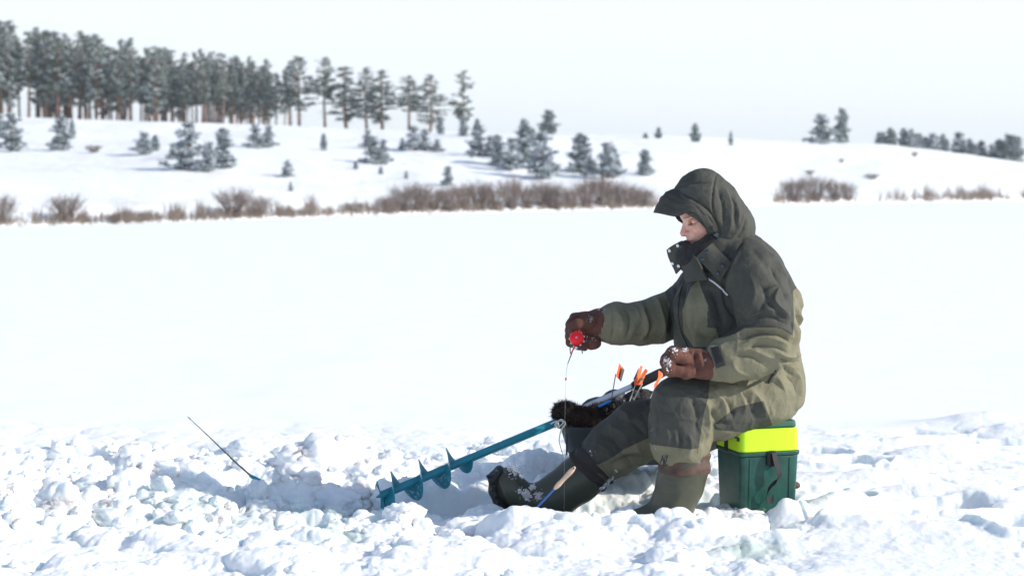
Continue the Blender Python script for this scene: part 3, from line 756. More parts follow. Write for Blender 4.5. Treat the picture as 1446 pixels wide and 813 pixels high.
# dry reed and grass strip at the water's edge: nobody could count it
def reeds():
    rng = np.random.default_rng(9); tb = MB()
    for (x0, x1, n, h) in [(-120, 40, 260, .5), (45, 130, 260, .35), (110, 210, 300, .33), (165, 470, 1600, .42), (470, 550, 200, .4), (550, 930, 900, .5), (1090, 1210, 260, .6), (1240, 1310, 120, .45), (1305, 1400, 420, .5), (1400, 1500, 200, .5)]:
        for k in range(n):
            px = rng.uniform(x0, x1)
            if vnoise(px * .06, 0, 0, 3) < rng.uniform(-1.2, .3): continue
            x, y, z = hill_at(px, float(ip(SH, px)) - rng.uniform(.3, 7)); H = h * rng.uniform(.4, 1.3) * (y / 70) ** .6 * (1 + .7 * float(vnoise(px * .11, 2, 0, 8)))
            d = rng.normal(size=2) * .18 * H; w = .02 * (y / 60)
            b = tb.n; tb.add([(x - w, y, z - .05), (x + w, y, z - .05), (x + d[0], y + d[1], z + H)], [(0, 1, 2)])
    o = tb.build("dry_reeds", M_reed, smooth=False); tag(o, "strip of dry brown reeds and grass along the frozen shore", "reeds", kind='stuff')
reeds()

# ------------------------------------------------------------------ the frosty air
tb = MB(); V = [(x, y, z) for x in (-1150, 1150) for y in (-1150, 1150) for z in (-2.0, 34.0)]
tb.add(V, [(0, 1, 3, 2), (4, 6, 7, 5), (0, 4, 5, 1), (2, 3, 7, 6), (0, 2, 6, 4), (1, 5, 7, 3)])
m, n, l, b = new_mat("haze_air"); n.remove(b)
pv = n.new("ShaderNodeVolumePrincipled"); pv.inputs["Color"].default_value = (0.92, 0.965, 1.0, 1); pv.inputs["Density"].default_value = 0.00045; pv.inputs["Anisotropy"].default_value = 0.2
l.new(pv.outputs[0], n["Material Output"].inputs["Volume"])
o = tb.build("haze", m, smooth=False); tag(o, kind='stuff')
# ================================================================== the fisherman
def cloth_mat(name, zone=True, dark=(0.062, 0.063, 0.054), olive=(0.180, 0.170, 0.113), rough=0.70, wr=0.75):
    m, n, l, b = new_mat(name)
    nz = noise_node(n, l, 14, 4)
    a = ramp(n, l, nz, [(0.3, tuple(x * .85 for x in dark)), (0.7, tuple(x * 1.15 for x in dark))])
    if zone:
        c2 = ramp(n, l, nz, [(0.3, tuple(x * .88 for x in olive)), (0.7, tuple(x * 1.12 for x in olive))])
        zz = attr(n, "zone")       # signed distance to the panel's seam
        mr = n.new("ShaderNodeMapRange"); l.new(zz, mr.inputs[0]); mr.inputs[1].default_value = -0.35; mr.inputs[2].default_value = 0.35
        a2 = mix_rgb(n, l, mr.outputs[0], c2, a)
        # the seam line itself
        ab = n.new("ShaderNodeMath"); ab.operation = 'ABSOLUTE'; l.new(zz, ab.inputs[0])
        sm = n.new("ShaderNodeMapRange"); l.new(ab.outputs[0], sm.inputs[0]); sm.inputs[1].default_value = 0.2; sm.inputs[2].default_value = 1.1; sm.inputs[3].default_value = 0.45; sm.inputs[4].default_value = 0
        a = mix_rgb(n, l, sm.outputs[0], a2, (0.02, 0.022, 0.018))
    f = snow_mask(n, l, 110)
    a = mix_rgb(n, l, f, a, (0.85, 0.88, 0.92))
    l.new(a, b.inputs["Base Color"]); b.inputs["Roughness"].default_value = rough
    b.inputs["Specular IOR Level"].default_value = 0.18
    b.inputs["Sheen Weight"].default_value = 0.0; b.inputs["Sheen Roughness"].default_value = 0.5
    w1 = noise_node(n, l, 22, 3, 0.5); w2 = noise_node(n, l, 900, 2, 0.5)
    nb = bump(n, l, b, w1, wr, 0.010)
    bump(n, l, b, w2, 0.25, 0.0006, nb)
    return m
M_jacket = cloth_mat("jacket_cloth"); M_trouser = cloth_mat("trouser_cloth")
M_hood = cloth_mat("hood_cloth", zone=False); M_fleece = simple("black_fleece", (0.022, 0.022, 0.024), 0.95, .3, 60, .6, .003, 300)
M_skin, _n, _l, _b = new_mat("skin")
_t = noise_node(_n, _l, 40, 4)
_c = ramp(_n, _l, _t, [(0.3, (0.66, 0.38, 0.29)), (0.7, (0.74, 0.46, 0.36))])
_c = mix_rgb(_n, _l, attr(_n, "flush"), _c, (0.74, 0.20, 0.17))
_c = mix_rgb(_n, _l, attr(_n, "hair"), _c, (0.035, 0.025, 0.02))
_l.new(_c, _b.inputs["Base Color"]); _b.inputs["Roughness"].default_value = 0.5
_b.inputs["Subsurface Weight"].default_value = 0.15; _b.inputs["Subsurface Radius"].default_value = (1, .35, .2); _b.inputs["Subsurface Scale"].default_value = 0.008
bump(_n, _l, _b, noise_node(_n, _l, 400, 3), .15, .001)
M_glove = simple("brown_suede", (0.105, 0.040, 0.028), 0.9, .25, 25, .5, .004, 70, snow=True, snow_scale=75)
M_boot = simple("green_rubber_foam", (0.060, 0.062, 0.040), 0.42, .15, 12, .12, .003, 60, snow=True, snow_scale=60)
M_sole = simple("black_sole", (0.018, 0.019, 0.018), 0.6, .2, 20, .3, .003, 80, snow=True)
M_bcuff = simple("brown_boot_lining", (0.095, 0.056, 0.043), 0.8, .2, 20, .4, .004, 60)
M_bcuff_shaded = simple("shaded_boot_lining", (0.030, 0.024, 0.022), 0.8, .2, 20, .4, .004, 60)  # same brown lining, the far boot's shade put into its colour
M_black = simple("black_plastic", (0.014, 0.014, 0.015), 0.4, .1, 20, .05)
M_cord = simple("black_cord", (0.02, 0.02, 0.022), 0.8, .3, 60)
M_pipe = simple("reflective_piping", (0.72, 0.73, 0.75), 0.4, .05, 20)
M_snapd = simple("dark_snap", (0.06, 0.075, 0.10), 0.25, .1, 20, metal=0.8)
M_snapl = simple("steel_snap", (0.60, 0.62, 0.65), 0.3, .1, 20, metal=0.9)
M_zip = simple("zipper", (0.05, 0.052, 0.055), 0.5, .3, 200, .4, .001, 600)

def puff(lst, V):
    """sum of soft spots (px, py, radius px, weight) on the viewer's side: where snow sticks"""
    x, y = proj(V); s = np.zeros(len(V))
    for a, b, r, w in lst: s = np.maximum(s, w * np.exp(-((x - a) ** 2 + (y - b) ** 2) / r ** 2))
    return s

# head frame: f forward, s his left (towards the viewer), u up
yw, pt = rad(16), rad(20)
hf = np.array((-math.cos(pt) * math.cos(yw), -math.cos(pt) * math.sin(yw), -math.sin(pt)))
hs = np.array((math.sin(yw), -math.cos(yw), 0.0)); hu = np.cross(hf, hs); hu = hu if hu[2] > 0 else -hu
HR = np.array((hf, hs, hu)); HO = P(999, 307, 6.465)
hp = lambda f, s, u: HO + hf * f + hs * s + hu * u

def body_field():
    F = Field((0.10, 6.0, -0.14), (1.28, 6.95, 1.30), 0.0036)
    E = lambda f, s, u, r, k=.01, op='add': F.ell(hp(f, s, u), r, k, HR, op)
    # trunk, arms and legs (inside the clothes)
    F.chain([(1062, 560, 6.5, .125), (1055, 500, 6.5, .125), (1044, 430, 6.52, .12), (1032, 385, 6.52, .085)], .05, 1.1)
    F.chain([(1028, 380, 6.5, .06), (1012, 345, 6.5, .055), (1003, 322, 6.48, .055)], .03)
    F.chain([(1045, 385, 6.46, .06), (1062, 390, 6.36, .045), (1086, 465, 6.26, .040), (1085, 485, 6.25, .038), (1005, 512, 6.20, .026), (975, 512, 6.19, .026)], .02)
    F.chain([(1030, 395, 6.58, .07), (1010, 405, 6.68, .052), (945, 452, 6.70, .04), (860, 458, 6.56, .026), (838, 458, 6.55, .026)], .02)
    F.chain([(1062, 565, 6.44, .095), (1000, 568, 6.34, .08), (958, 572, 6.27, .06), (960, 640, 6.27, .045), (950, 715, 6.27, .04), (925, 722, 6.25, .035)], .02)
    F.chain([(1060, 568, 6.58, .095), (970, 590, 6.66, .075), (895, 600, 6.72, .058), (842, 652, 6.72, .045), (772, 706, 6.70, .04), (725, 690, 6.68, .035)], .02)
    # hands inside the gloves
    for (c, tips) in (((965, 512, 6.185), [((950, 505, 6.15 + .022 * k), (944, 522, 6.15 + .022 * k), (955, 526, 6.15 + .022 * k)) for k in range(4)]),
                      ((833, 462, 6.545), [((818, 455 + 6 * k, 6.56), (809, 464 + 6 * k, 6.55), (815, 472 + 6 * k, 6.53)) for k in range(4)])):
        F.ell(P(*c), (.028, .026, .018), .01)
        for t in tips: F.chain([(c[0], c[1], c[2], .009)] + [(*q, .0065) for q in t], .004)
    # head
    E(-.015, 0, .055, (.098, .076, .075), .02)                 # skull
    E(.025, 0, .0, (.070, .066, .085), .03)                    # face mass
    E(.045, 0, -.055, (.046, .048, .045), .025)                # jaw
    E(.072, 0, -.088, (.022, .026, .018), .02)                 # chin
    E(.078, 0, .036, (.018, .050, .012), .014)                 # brow ridge
    for s in (1, -1):
        E(.070, .036 * s, .010, (.022, .020, .015), .008, 'sub')   # eye socket
        E(.0655, .033 * s, .010, (.0135, .0155, .0115), .003)      # closed lid over the eye
        E(.060, .040 * s, -.022, (.026, .022, .020), .018)     # cheek
        E(-.008, .076 * s, .002, (.018, .010, .030), .004)     # ear
        E(-.006, .084 * s, .004, (.008, .006, .016), .004, 'sub')
    F.cone(hp(.084, 0, .022), hp(.112, 0, -.020), .0085, .0115, .010)   # nose bridge
    E(.112, 0, -.024, (.0125, .0125, .011), .006)              # nose tip
    for s in (1, -1):
        E(.098, .0125 * s, -.028, (.011, .0075, .008), .005)
        E(.104, .006 * s, -.0365, (.004, .003, .003), .002, 'sub')
    E(.087, 0, -.048, (.018, .026, .018), .012)                # muzzle
    E(.100, 0, -.0545, (.008, .022, .0045), .004)              # upper lip
    E(.098, 0, -.0665, (.008, .019, .0052), .004)              # lower lip
    E(.106, 0, -.0605, (.008, .022, .0014), .002, 'sub')
    return F
F = body_field(); V, Q = F.mesh()
q = (V - HO) @ HR.T
hair = sstep(.0, .006, q[:, 2] - .062 - .25 * np.maximum(0, .05 - q[:, 0])) * (q[:, 2] > .03) * (q[:, 0] > -.2) * (np.linalg.norm(q, axis=1) < .2)
hair = np.maximum(hair, (q[:, 0] < .012) * (q[:, 2] > -.02) * (np.linalg.norm(q, axis=1) < .18))
for s in (1, -1):
    be = np.exp(-((q[:, 2] - .0335 - .05 * np.abs(q[:, 1] * s - .012) * (q[:, 1] * s > .0)) / .0036) ** 2) * sstep(.008, .014, q[:, 1] * s) * (1 - sstep(.046, .054, q[:, 1] * s)) * (q[:, 0] > .05)
    la = np.exp(-((q[:, 2] - .0035 + 6 * (q[:, 1] * s - .033) ** 2) / .0021) ** 2) * (np.abs(q[:, 1] * s - .033) < .0155) * (q[:, 0] > .055)
    hair = np.maximum(hair, np.maximum(be * .85, la * .95))
fl = np.exp(-((q[:, 0] - .112) ** 2 + q[:, 1] ** 2 + (q[:, 2] + .025) ** 2) / .02 ** 2) * .55
fl = np.maximum(fl, .5 * np.exp(-((q[:, 1] / .022) ** 2 + ((q[:, 2] + .061) / .009) ** 2)) * (q[:, 0] > .08))
fl = np.maximum(fl, .28 * np.exp(-((q[:, 1] - .043) ** 2 + (q[:, 2] + .022) ** 2) / .025 ** 2) * (q[:, 0] > .02))
root = P(1062, 590, 6.5)
me = mesh_from("person", V, Q, M_skin, True, {"hair": hair, "flush": fl})
man = link("person", me, None, root); man['_w'] = [float(x) for x in root]
tag(man, "seated ice fisherman in an olive hooded suit looking down at his short rod", "person")

# ---- trousers
F = Field((0.10, 6.0, -0.05), (1.28, 7.0, 0.62), 0.005)
F.chain([(1078, 545, 6.50, .155), (1066, 530, 6.5, .15)], .05, 1.15)
F.chain([(1070, 560, 6.42, .125), (1010, 572, 6.34, .122), (962, 574, 6.265, .108)], .05)
F.chain([(962, 574, 6.265, .108), (960, 610, 6.265, .106), (962, 626, 6.265, .101), (965, 631, 6.265, .090)], .035)
F.chain([(1065, 565, 6.56, .125), (985, 592, 6.64, .120), (900, 608, 6.70, .112)], .05)
F.chain([(900, 608, 6.70, .112), (868, 632, 6.71, .104), (847, 648, 6.72, .093)], .035)
F.half(P(965, 641.5, 6.27), (0.05, 0, -1)) if False else None
V, Q = F.mesh(); N = vnormals(V, Q)
V = V + N * (0.006 * fbm(V[:, 0] * 9, V[:, 1] * 9, V[:, 2] * 9, 3, 90))[:, None]
tf = [([(1002, 545), (1018, 560), (1024, 580), (1016, 600)], 7, 9), ([(1030, 540), (1046, 562), (1050, 585)], 5, 9), ([(1012, 552), (1030, 572), (1036, 592)], 3.5, -8), ([(1056, 548), (1072, 566), (1082, 588)], 5, 8),
      ([(1044, 548), (1060, 570), (1066, 594)], 3.5, -7), ([(985, 562), (997, 575), (998, 600), (992, 625)], 5, 9), ([(977, 560), (985, 585), (983, 610)], 4, -6), ([(1003, 575), (1010, 590), (1030, 600)], 4, -7),
      ([(940, 600), (944, 620), (940, 640)], 3, 4), ([(955, 600), (960, 622), (958, 641)], 3, -4), ([(972, 612), (976, 628), (972, 642)], 3, 4), ([(925, 600), (930, 620), (927, 636)], 3, 3),
      ([(918, 560), (935, 548), (960, 540)], 5, 3), ([(925, 575), (950, 585), (975, 580)], 5, -3),
      ([(855, 600), (880, 610), (890, 630)], 6, 6), ([(870, 590), (895, 598), (912, 615)], 5, -5), ([(835, 625), (855, 632), (870, 650)], 5, 6), ([(848, 612), (868, 622), (880, 642)], 4, -6),
      ([(840, 645), (855, 655), (866, 668)], 3.5, 6), ([(895, 620), (905, 640), (900, 655)], 5, 6), ([(880, 640), (890, 652), (888, 664)], 4, -5), ([(905, 580), (915, 600), (917, 625)], 5, -4),
      ([(850, 650), (880, 640), (915, 632)], 3, 4), ([(865, 662), (890, 656), (920, 650)], 3, 5), ([(860, 655), (885, 648), (915, 641)], 3, -5), ([(870, 575), (885, 585), (890, 600)], 5, 4)]
V = rumple(V, N, .005, 14, 401)
V = folds(V, N, tf, gain=2.3)
x, y = proj(V)
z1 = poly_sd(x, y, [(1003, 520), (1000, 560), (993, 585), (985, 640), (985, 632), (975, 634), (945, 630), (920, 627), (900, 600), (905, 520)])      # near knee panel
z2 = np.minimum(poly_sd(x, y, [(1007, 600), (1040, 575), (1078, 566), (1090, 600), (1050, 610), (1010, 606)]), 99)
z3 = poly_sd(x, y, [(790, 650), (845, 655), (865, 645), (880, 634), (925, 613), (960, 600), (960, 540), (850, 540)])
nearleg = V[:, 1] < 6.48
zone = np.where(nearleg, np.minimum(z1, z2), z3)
sn = puff([(812, 633, 9, .35), (833, 640, 12, .25), (920, 605, 8, .22), (925, 632, 8, .25), (870, 665, 6, .3), (848, 610, 14, .12)], V)
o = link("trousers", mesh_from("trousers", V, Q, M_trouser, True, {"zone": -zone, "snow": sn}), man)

# ---- jacket
F = Field((0.22, 5.98, 0.28), (1.30, 7.0, 1.22), 0.0042)
F.chain([(1080, 560, 6.50, .150), (1072, 530, 6.5, .158), (1056, 480, 6.5, .170), (1046, 430, 6.53, .178), (1042, 392, 6.54, .165)], .06, 1.10)
F.chain([(1062, 387, 6.53, .115), (1074, 430, 6.53, .150)], .05, 1.2)
F.chain([(1036, 395, 6.5, .14), (1022, 365, 6.5, .125), (1012, 348, 6.49, .10)], .06, 1.05)
F.cone(P(1005, 440, 6.5), P(1000, 480, 6.5), .15, .13, .05, 1.15)                 # belly over the belt
F.chain([(1052, 372, 6.40, .10), (1066, 392, 6.31, .106), (1078, 435, 6.25, .110), (1087, 472, 6.235, .104), (1085, 486, 6.23, .100)], .014)
F.chain([(1085, 484, 6.23, .100), (1055, 498, 6.215, .094), (1028, 508, 6.205, .082), (1011, 514, 6.20, .064)], .016)
F.chain([(1020, 385, 6.60, .105), (1000, 402, 6.68, .102), (960, 440, 6.69, .092), (930, 451, 6.66, .088), (905, 455, 6.62, .080), (872, 457, 6.57, .076), (866, 457.5, 6.565, .070), (856, 458, 6.56, .062)], .03)
F.half(P(1080, 586, 6.5), (0.25, 0, -1), .02)
V, Q = F.mesh(); N = vnormals(V, Q)
V = V + N * (0.007 * fbm(V[:, 0] * 8, V[:, 1] * 8, V[:, 2] * 8, 3, 91))[:, None]
jf = [  # near upper arm
      ([(1036, 350), (1027, 378), (1022, 405), (1026, 432), (1046, 458)], 2.6, -6), ([(1042, 352), (1034, 380), (1029, 405), (1034, 430), (1050, 450)], 4, 5),
      *[([(904 + a / 2.556, 219 + b / 2.556) for a, b in q], w, h) for q, w, h in [(q_, w_ * 1.1, h_ * .8) for q_, w_, h_ in [
      ([(495, 375), (510, 420), (548, 480), (556, 535)], 4, 9), ([(470, 400), (490, 440), (520, 490), (528, 530)], 3.6, -8), ([(440, 495), (495, 480), (485, 525), (525, 570), (550, 600)], 3.2, 9), ([(455, 515), (470, 540), (500, 570), (520, 592)], 3, -8),
      ([(385, 600), (440, 560), (500, 562), (540, 600)], 3.4, 7), ([(372, 600), (430, 584), (480, 588), (530, 612)], 3, -8), ([(340, 652), (400, 622), (470, 616), (530, 636), (560, 662)], 4, 12), ([(350, 672), (420, 640), (490, 646), (535, 672), (545, 700)], 3, -11),
      ([(355, 690), (430, 660), (500, 668), (545, 690)], 3.2, 8), ([(375, 708), (430, 684), (490, 694), (530, 716)], 2.6, -8), ([(345, 716), (400, 704), (450, 722), (490, 735)], 3.0, 7), ([(330, 728), (385, 722), (430, 746), (450, 762)], 2.4, -7),
      ([(300, 664), (335, 652), (375, 658)], 2.6, 5), ([(330, 745), (350, 778), (400, 796)], 3, 6), ([(540, 440), (556, 480), (572, 525)], 2.6, -10), ([(565, 470), (580, 520), (585, 560)], 3, 7), ([(325, 500), (345, 560), (385, 610)], 3, -6),
      ([(430, 462), (452, 510), (425, 570)], 4, -6), ([(400, 440), (415, 500), (395, 560)], 4.5, 5), ([(560, 560), (582, 620), (566, 700)], 3.4, 7), ([(552, 600), (563, 650), (548, 705)], 3, -7), ([(380, 290), (345, 345), (315, 430)], 3.4, -5),
      ([(420, 300), (470, 345), (500, 380)], 6, 5), ([(395, 330), (440, 380), (470, 430)], 7, -4), ([(300, 430), (318, 480), (330, 530)], 4, 4)]]],
      # front of the trunk
      ([(962, 395), (958, 425), (960, 455), (972, 490)], 3.5, 6), ([(968, 395), (965, 425), (967, 455), (980, 488)], 3, -7), ([(985, 400), (976, 425), (976, 455), (985, 480)], 8, 6), ([(992, 410), (1002, 440), (1012, 470)], 7, 5),
      ([(1002, 405), (1014, 435), (1020, 462)], 5, -8), ([(975, 388), (968, 405), (960, 420)], 4, -4), ([(985, 470), (1000, 480), (1020, 484)], 4, -6), ([(978, 480), (995, 490), (1010, 490)], 3, 5),
      # back and skirt
      ([(1118, 520), (1128, 535), (1130, 560)], 5, 7), ([(1108, 525), (1118, 545), (1118, 572)], 4, -6), ([(1095, 528), (1106, 550), (1106, 580)], 6, 7), ([(1082, 535), (1093, 556), (1096, 585)], 4, -6),
      ([(1100, 505), (1112, 512), (1130, 510)], 2.5, -9), ([(1098, 498), (1114, 503), (1132, 501)], 3, 7), ([(1124, 430), (1128, 455), (1126, 480)], 4, 6), ([(1118, 440), (1121, 465), (1118, 490)], 3, -6),
      ([(1060, 548), (1075, 552), (1092, 562)], 4, 5), ([(1105, 515), (1112, 525), (1120, 530)], 2.5, -5), ([(1110, 512), (1120, 520), (1130, 522)], 2.5, 5),
      # far sleeve
      ([(902, 425), (908, 440), (914, 460), (906, 482)], 5, 9), ([(911, 424), (918, 442), (922, 462), (916, 482)], 3.5, -9), ([(925, 415), (932, 435), (938, 460), (934, 480)], 5, 8), ([(940, 412), (946, 435), (950, 460), (946, 478)], 4, -8),
      ([(880, 430), (890, 445), (890, 465), (882, 480)], 4, -5), ([(868, 438), (878, 450), (880, 470)], 4, 4), ([(950, 408), (957, 430), (960, 455)], 4, 7), ([(890, 430), (900, 440), (903, 452)], 3, 4),
      ([(895, 470), (915, 476), (940, 472)], 4, -5), ([(865, 436), (866, 460), (864, 482)], 2, -5)]
for i in range(6): jf.append(([(850 + i * 3.1, 455), (850.5 + i * 3.1, 483)], 1.1, 3.2))
for i in range(4): jf.append(([(1014 + i * 4, 524 + i), (1018 + i * 4, 533 + i)], 1.4, 3))
V = rumple(V, N, .003, 14, 411)
jf = [(a, w * .85, h) for a, w, h in jf]
V = folds(V, N, jf, gain=1.8)
x, y = proj(V)
# olive panels, seen on his left side
olive = [poly_sd(x, y, [(987, 394), (975, 405), (963, 437), (965, 470), (979, 490), (1018, 490), (1010, 455), (998, 425), (991, 408)]),
         poly_sd(x, y, [(1052, 463), (1080, 461), (1097, 459), (1119, 473), (1121, 449), (1119, 410), (1135, 400), (1170, 480), (1150, 620), (1050, 640), (990, 560), (1000, 480), (1030, 474)])]
oz = np.minimum(*olive)
fars = (x < 958) & (V[:, 1] > 6.44)
oz = np.where(fars, poly_sd(x, y, [(840, 425), (905, 410), (936, 402), (946, 430), (938, 500), (840, 500)]), oz)
oz = np.where((V[:, 1] < 6.36) & (x > 1000) & (y < 462), np.maximum(oz, poly_sd(x, y, [(1121, 449), (1119, 410), (1110, 392), (1160, 380), (1150, 480), (1119, 473)])), oz)
sn = puff([(852, 437, 5, .22), (860, 432, 6, .15)], V)
o = jacket = link("jacket", mesh_from("jacket", V, Q, M_jacket, True, {"zone": oz, "snow": sn}), man)
jacket['_w'] = man['_w']

from mathutils.bvhtree import BVHTree
def bvh(V, Q): return BVHTree.FromPolygons([tuple(v) for v in V], [tuple(map(int, f)) for f in Q])
JT = bvh(V, Q); CAMP = np.array((0, 0, CAMH))
def on(tree, px, py, lift=0.003, far=7.2):
    """point where the line of sight of a pixel meets the surface, lifted off it"""
    d = P(px, py, 6.5) - CAMP; d /= np.linalg.norm(d)
    loc, nrm, i, dist = tree.ray_cast(Vector(CAMP), Vector(d))
    if loc is None: return P(px, py, 6.45), np.array((0, -1., 0))
    nrm = np.array(nrm); nrm = nrm if nrm @ d < 0 else -nrm
    return np.array(loc) + nrm * lift, nrm
def strip(tree, pts, r, name, mat, parent, lift=.002, seg=6, n=6):
    c = catmull([(a, b, 0) for a, b in pts], n); tb = MB(); tb.tube([on(tree, q[0], q[1], lift)[0] for q in c], r, seg)
    return tb.build(name, mat, parent)
def patch(tree, poly, thick, name, mat, parent, lift=0.004, grid=10):
    """a cloth patch cut to the pixel polygon and lying on the surface"""
    pa = np.array(poly, float); lo, hi = pa.min(0), pa.max(0); step = max((hi - lo).max() / (grid * 2), 0.8)
    tb = MB(); b = [on(tree, *p, lift)[0] for p in densify(poly, step * 2)]; c, nn = on(tree, *pa.mean(0), lift)
    m = len(b); top = [p + nn * thick for p in b]; V = b + top + [c + nn * thick * 1.2]
    Fc = [(m + i, m + (i + 1) % m, 2 * m) for i in range(m)] + [(i, (i + 1) % m, m + (i + 1) % m, m + i) for i in range(m)]
    tb.add(V, Fc); return tb.build(name, mat, parent, autos=50)
def densify(poly, step):
    out = []
    for a, b in zip(poly, poly[1:] + poly[:1]):
        k = max(1, int(math.hypot(b[0] - a[0], b[1] - a[1]) / step))
        out += [(a[0] + (b[0] - a[0]) * i / k, a[1] + (b[1] - a[1]) * i / k) for i in range(k)]
    return out
def disc(p, nrm, r, t, tb, m=0):
    nrm = nrm / np.linalg.norm(nrm); tb.tube([p - nrm * t * .5, p + nrm * t * .3, p + nrm * t * .5], [r, r, r * .8], 14, m)
strip(JT, [(983, 392), (994, 391), (1006, 397), (1017, 406), (1028, 417)], .0035, "piping", M_pipe, jacket)
strip(JT, [(969, 392), (961, 412), (958, 440), (962, 468), (973, 492)], .0022, "placket_seam", M_cord, jacket, .001)
strip(JT, [(1097, 521), (1090, 533), (1083, 543), (1075, 554)], .0065, "pocket_zipper", M_zip, jacket, .0015)
zp = MB(); p, nn = on(JT, 1074, 557, .004); zp.tube([p, p + (-.004, -.004, -.016)], [.004, .0025], 6); zp.build("zipper_pull", M_snapl, jacket)
patch(JT, [(1004, 491), (1016, 489), (1025, 515), (1012, 520)], .003, "cuff_tab", M_hood, jacket)
patch(JT, [(1006, 492), (1013, 490.5), (1021, 510), (1013, 513)], .003, "hook_and_loop_patch", M_cord, jacket, .008)

# ---- hood
F = Field((0.45, 6.18, 0.90), (1.05, 6.80, 1.32), 0.0034)
yc = 6.48
F.ell(P(992, 289, yc), (.117, .128, .137), .03)
F.ell(P(1017, 305, yc + .01), (.092, .108, .118), .04)
F.chain([(1026, 320, yc + .01, .095), (1022, 352, yc + .01, .105)], .045, 1.15)
F.ell(P(1044, 325, yc + .01), (.046, .070, .055), .05)
F.ell(P(985, 300, yc), (.100, .115, .080), .03)
F.shell(.011)
F.ell(P(957, 336, yc - .03), (.118, .128, .116), .012, op='sub')
F.ell(P(962, 362, yc - .02), (.098, .15, .10), .012, op='sub')
F.half(P(1010, 372, yc), (0, 0, -1), .01)
V, Q = F.mesh(); N = vnormals(V, Q)
V = V + N * (0.004 * fbm(V[:, 0] * 11, V[:, 1] * 11, V[:, 2] * 11, 3, 92))[:, None]
hfs = [([(1013, 240), (1008, 262), (1006, 290), (1012, 315)], 1.3, -3.5), ([(949, 268), (962, 272), (985, 285), (1003, 300), (1015, 322), (1016, 338)], 1.4, -4.5), ([(950, 266), (975, 259), (1006, 258)], 1.3, -3),
       ([(958, 268), (980, 266), (1004, 268)], 4, 2), ([(1020, 262), (1030, 285), (1032, 312), (1026, 335)], 4, 5), ([(1014, 265), (1021, 290), (1021, 318)], 3, -5), ([(1036, 280), (1042, 300), (1040, 322)], 4, 5), ([(1030, 270), (1037, 292), (1036, 318)], 3, -5),
       ([(1050, 300), (1045, 318), (1033, 336)], 3, 4), ([(1054, 308), (1048, 326), (1036, 344)], 2.5, -4), ([(1000, 312), (1008, 325), (1010, 340)], 2.5, 3), ([(1022, 240), (1034, 262), (1040, 285)], 3, 3), ([(970, 250), (985, 246), (1000, 247)], 4, 2), ([(965, 280), (985, 292), (1000, 308)], 3, 2.5)]
V = rumple(V, N, .004, 16, 421)
V = folds(V, N, hfs, gain=2.2)
hood = link("hood", mesh_from("hood", V, Q, M_hood, True, {"snow": np.zeros(len(V))}), man); hood['_w'] = man['_w']
HT = bvh(V, Q)
# peak of the hood: a bowed, stiffened cloth visor
def visor():
    root_ = [(1007, 318, 6.350), (992, 295, 6.355), (973, 279, 6.385), (952, 267, 6.46), (957, 276, 6.54), (980, 298, 6.60)]
    tip_ = [(1001, 322, 6.345), (980, 297, 6.345), (952, 302, 6.375), (924, 297, 6.45), (930, 296, 6.53), (966, 304, 6.60)]
    R_ = catmull([P(*q) for q in root_], 8); T_ = catmull([P(*q) for q in tip_], 8)
    nu, nv = len(R_), 14; V = []
    for i in range(nu):
        w = np.linalg.norm(T_[i] - R_[i])
        for j in range(nv):
            t = j / (nv - 1); p = R_[i] * (1 - t) + T_[i] * t
            up = np.array((-.45, (R_[i][1] - 6.475) * 3.0, .8)); up /= np.linalg.norm(up)
            V.append(p + up * (w * .13 * math.sin(math.pi * min(1, t * 1.05)) + .0022 * math.cos(t * 22) * (t > .25) + .0025 * math.sin(i * .55 + 3 * t)))
    n = len(V); V += [p - np.array((0.2, 0, 1.)) * .007 for p in V]
    Fq = []
    for i in range(nu - 1):
        for j in range(nv - 1):
            a, b, c, d = i * nv + j, (i + 1) * nv + j, (i + 1) * nv + j + 1, i * nv + j + 1
            Fq += [(a, b, c, d), (n + a, n + d, n + c, n + b)]
    E = [i * nv + nv - 1 for i in range(nu)]; R0 = [i * nv for i in range(nu)]
    for L in (E, R0):
        for a, b in zip(L[:-1], L[1:]): Fq.append((a, b, n + b, n + a))
    for i in (0, nu - 1):
        for j in range(nv - 1): a, b = i * nv + j, i * nv + j + 1; Fq.append((a, b, n + b, n + a))
    return V, Fq
V, Fv = visor(); link("visor", mesh_from("visor", V, Fv, M_hood, True), hood)
# cord lock on the hood's edge, and the drawn-up cord
tb = MB(); p, nn = on(HT, 1010, 331, .006); disc(p, nn, .010, .012, tb); tb.build("cord_lock", M_snapd, hood)
strip(HT, [(1010, 331), (1013, 338), (1009, 343), (1004, 347)], .0022, "drawcord", M_cord, hood, .004)

# inner fleece collar that covers the chin
F = Field((0.50, 6.25, 0.84), (0.92, 6.70, 1.13), 0.004)
F.chain([(1000, 338, 6.47, .090), (1004, 366, 6.48, .108)], .02, 1.08)
F.chain([(984, 344, 6.46, .062), (976, 362, 6.46, .060)], .03, 1.25)
cpos = P(992, 330, 6.47)
F.shell(.014)
F.half(P(975, 343, 6.46), (-0.46, 0.0, 0.88), .006)
F.ell(P(968, 350, 6.44), (.018, .050, .030), .012)
V, Q = F.mesh(); N = vnormals(V, Q); V = folds(V, N, [([(970, 345), (985, 338), (1002, 330)], 3, 4), ([(972, 352), (988, 345), (1002, 340)], 2.5, -4), ([(968, 340), (970, 352), (968, 365)], 2, -4)])
V = V + N * (0.003 * fbm(V[:, 0] * 20, V[:, 1] * 20, V[:, 2] * 20, 3, 93))[:, None]
# higher towards the ears
q = (V - HO) @ HR.T
link("inner_collar", mesh_from("inner_collar", V, Q, M_fleece, True), man)
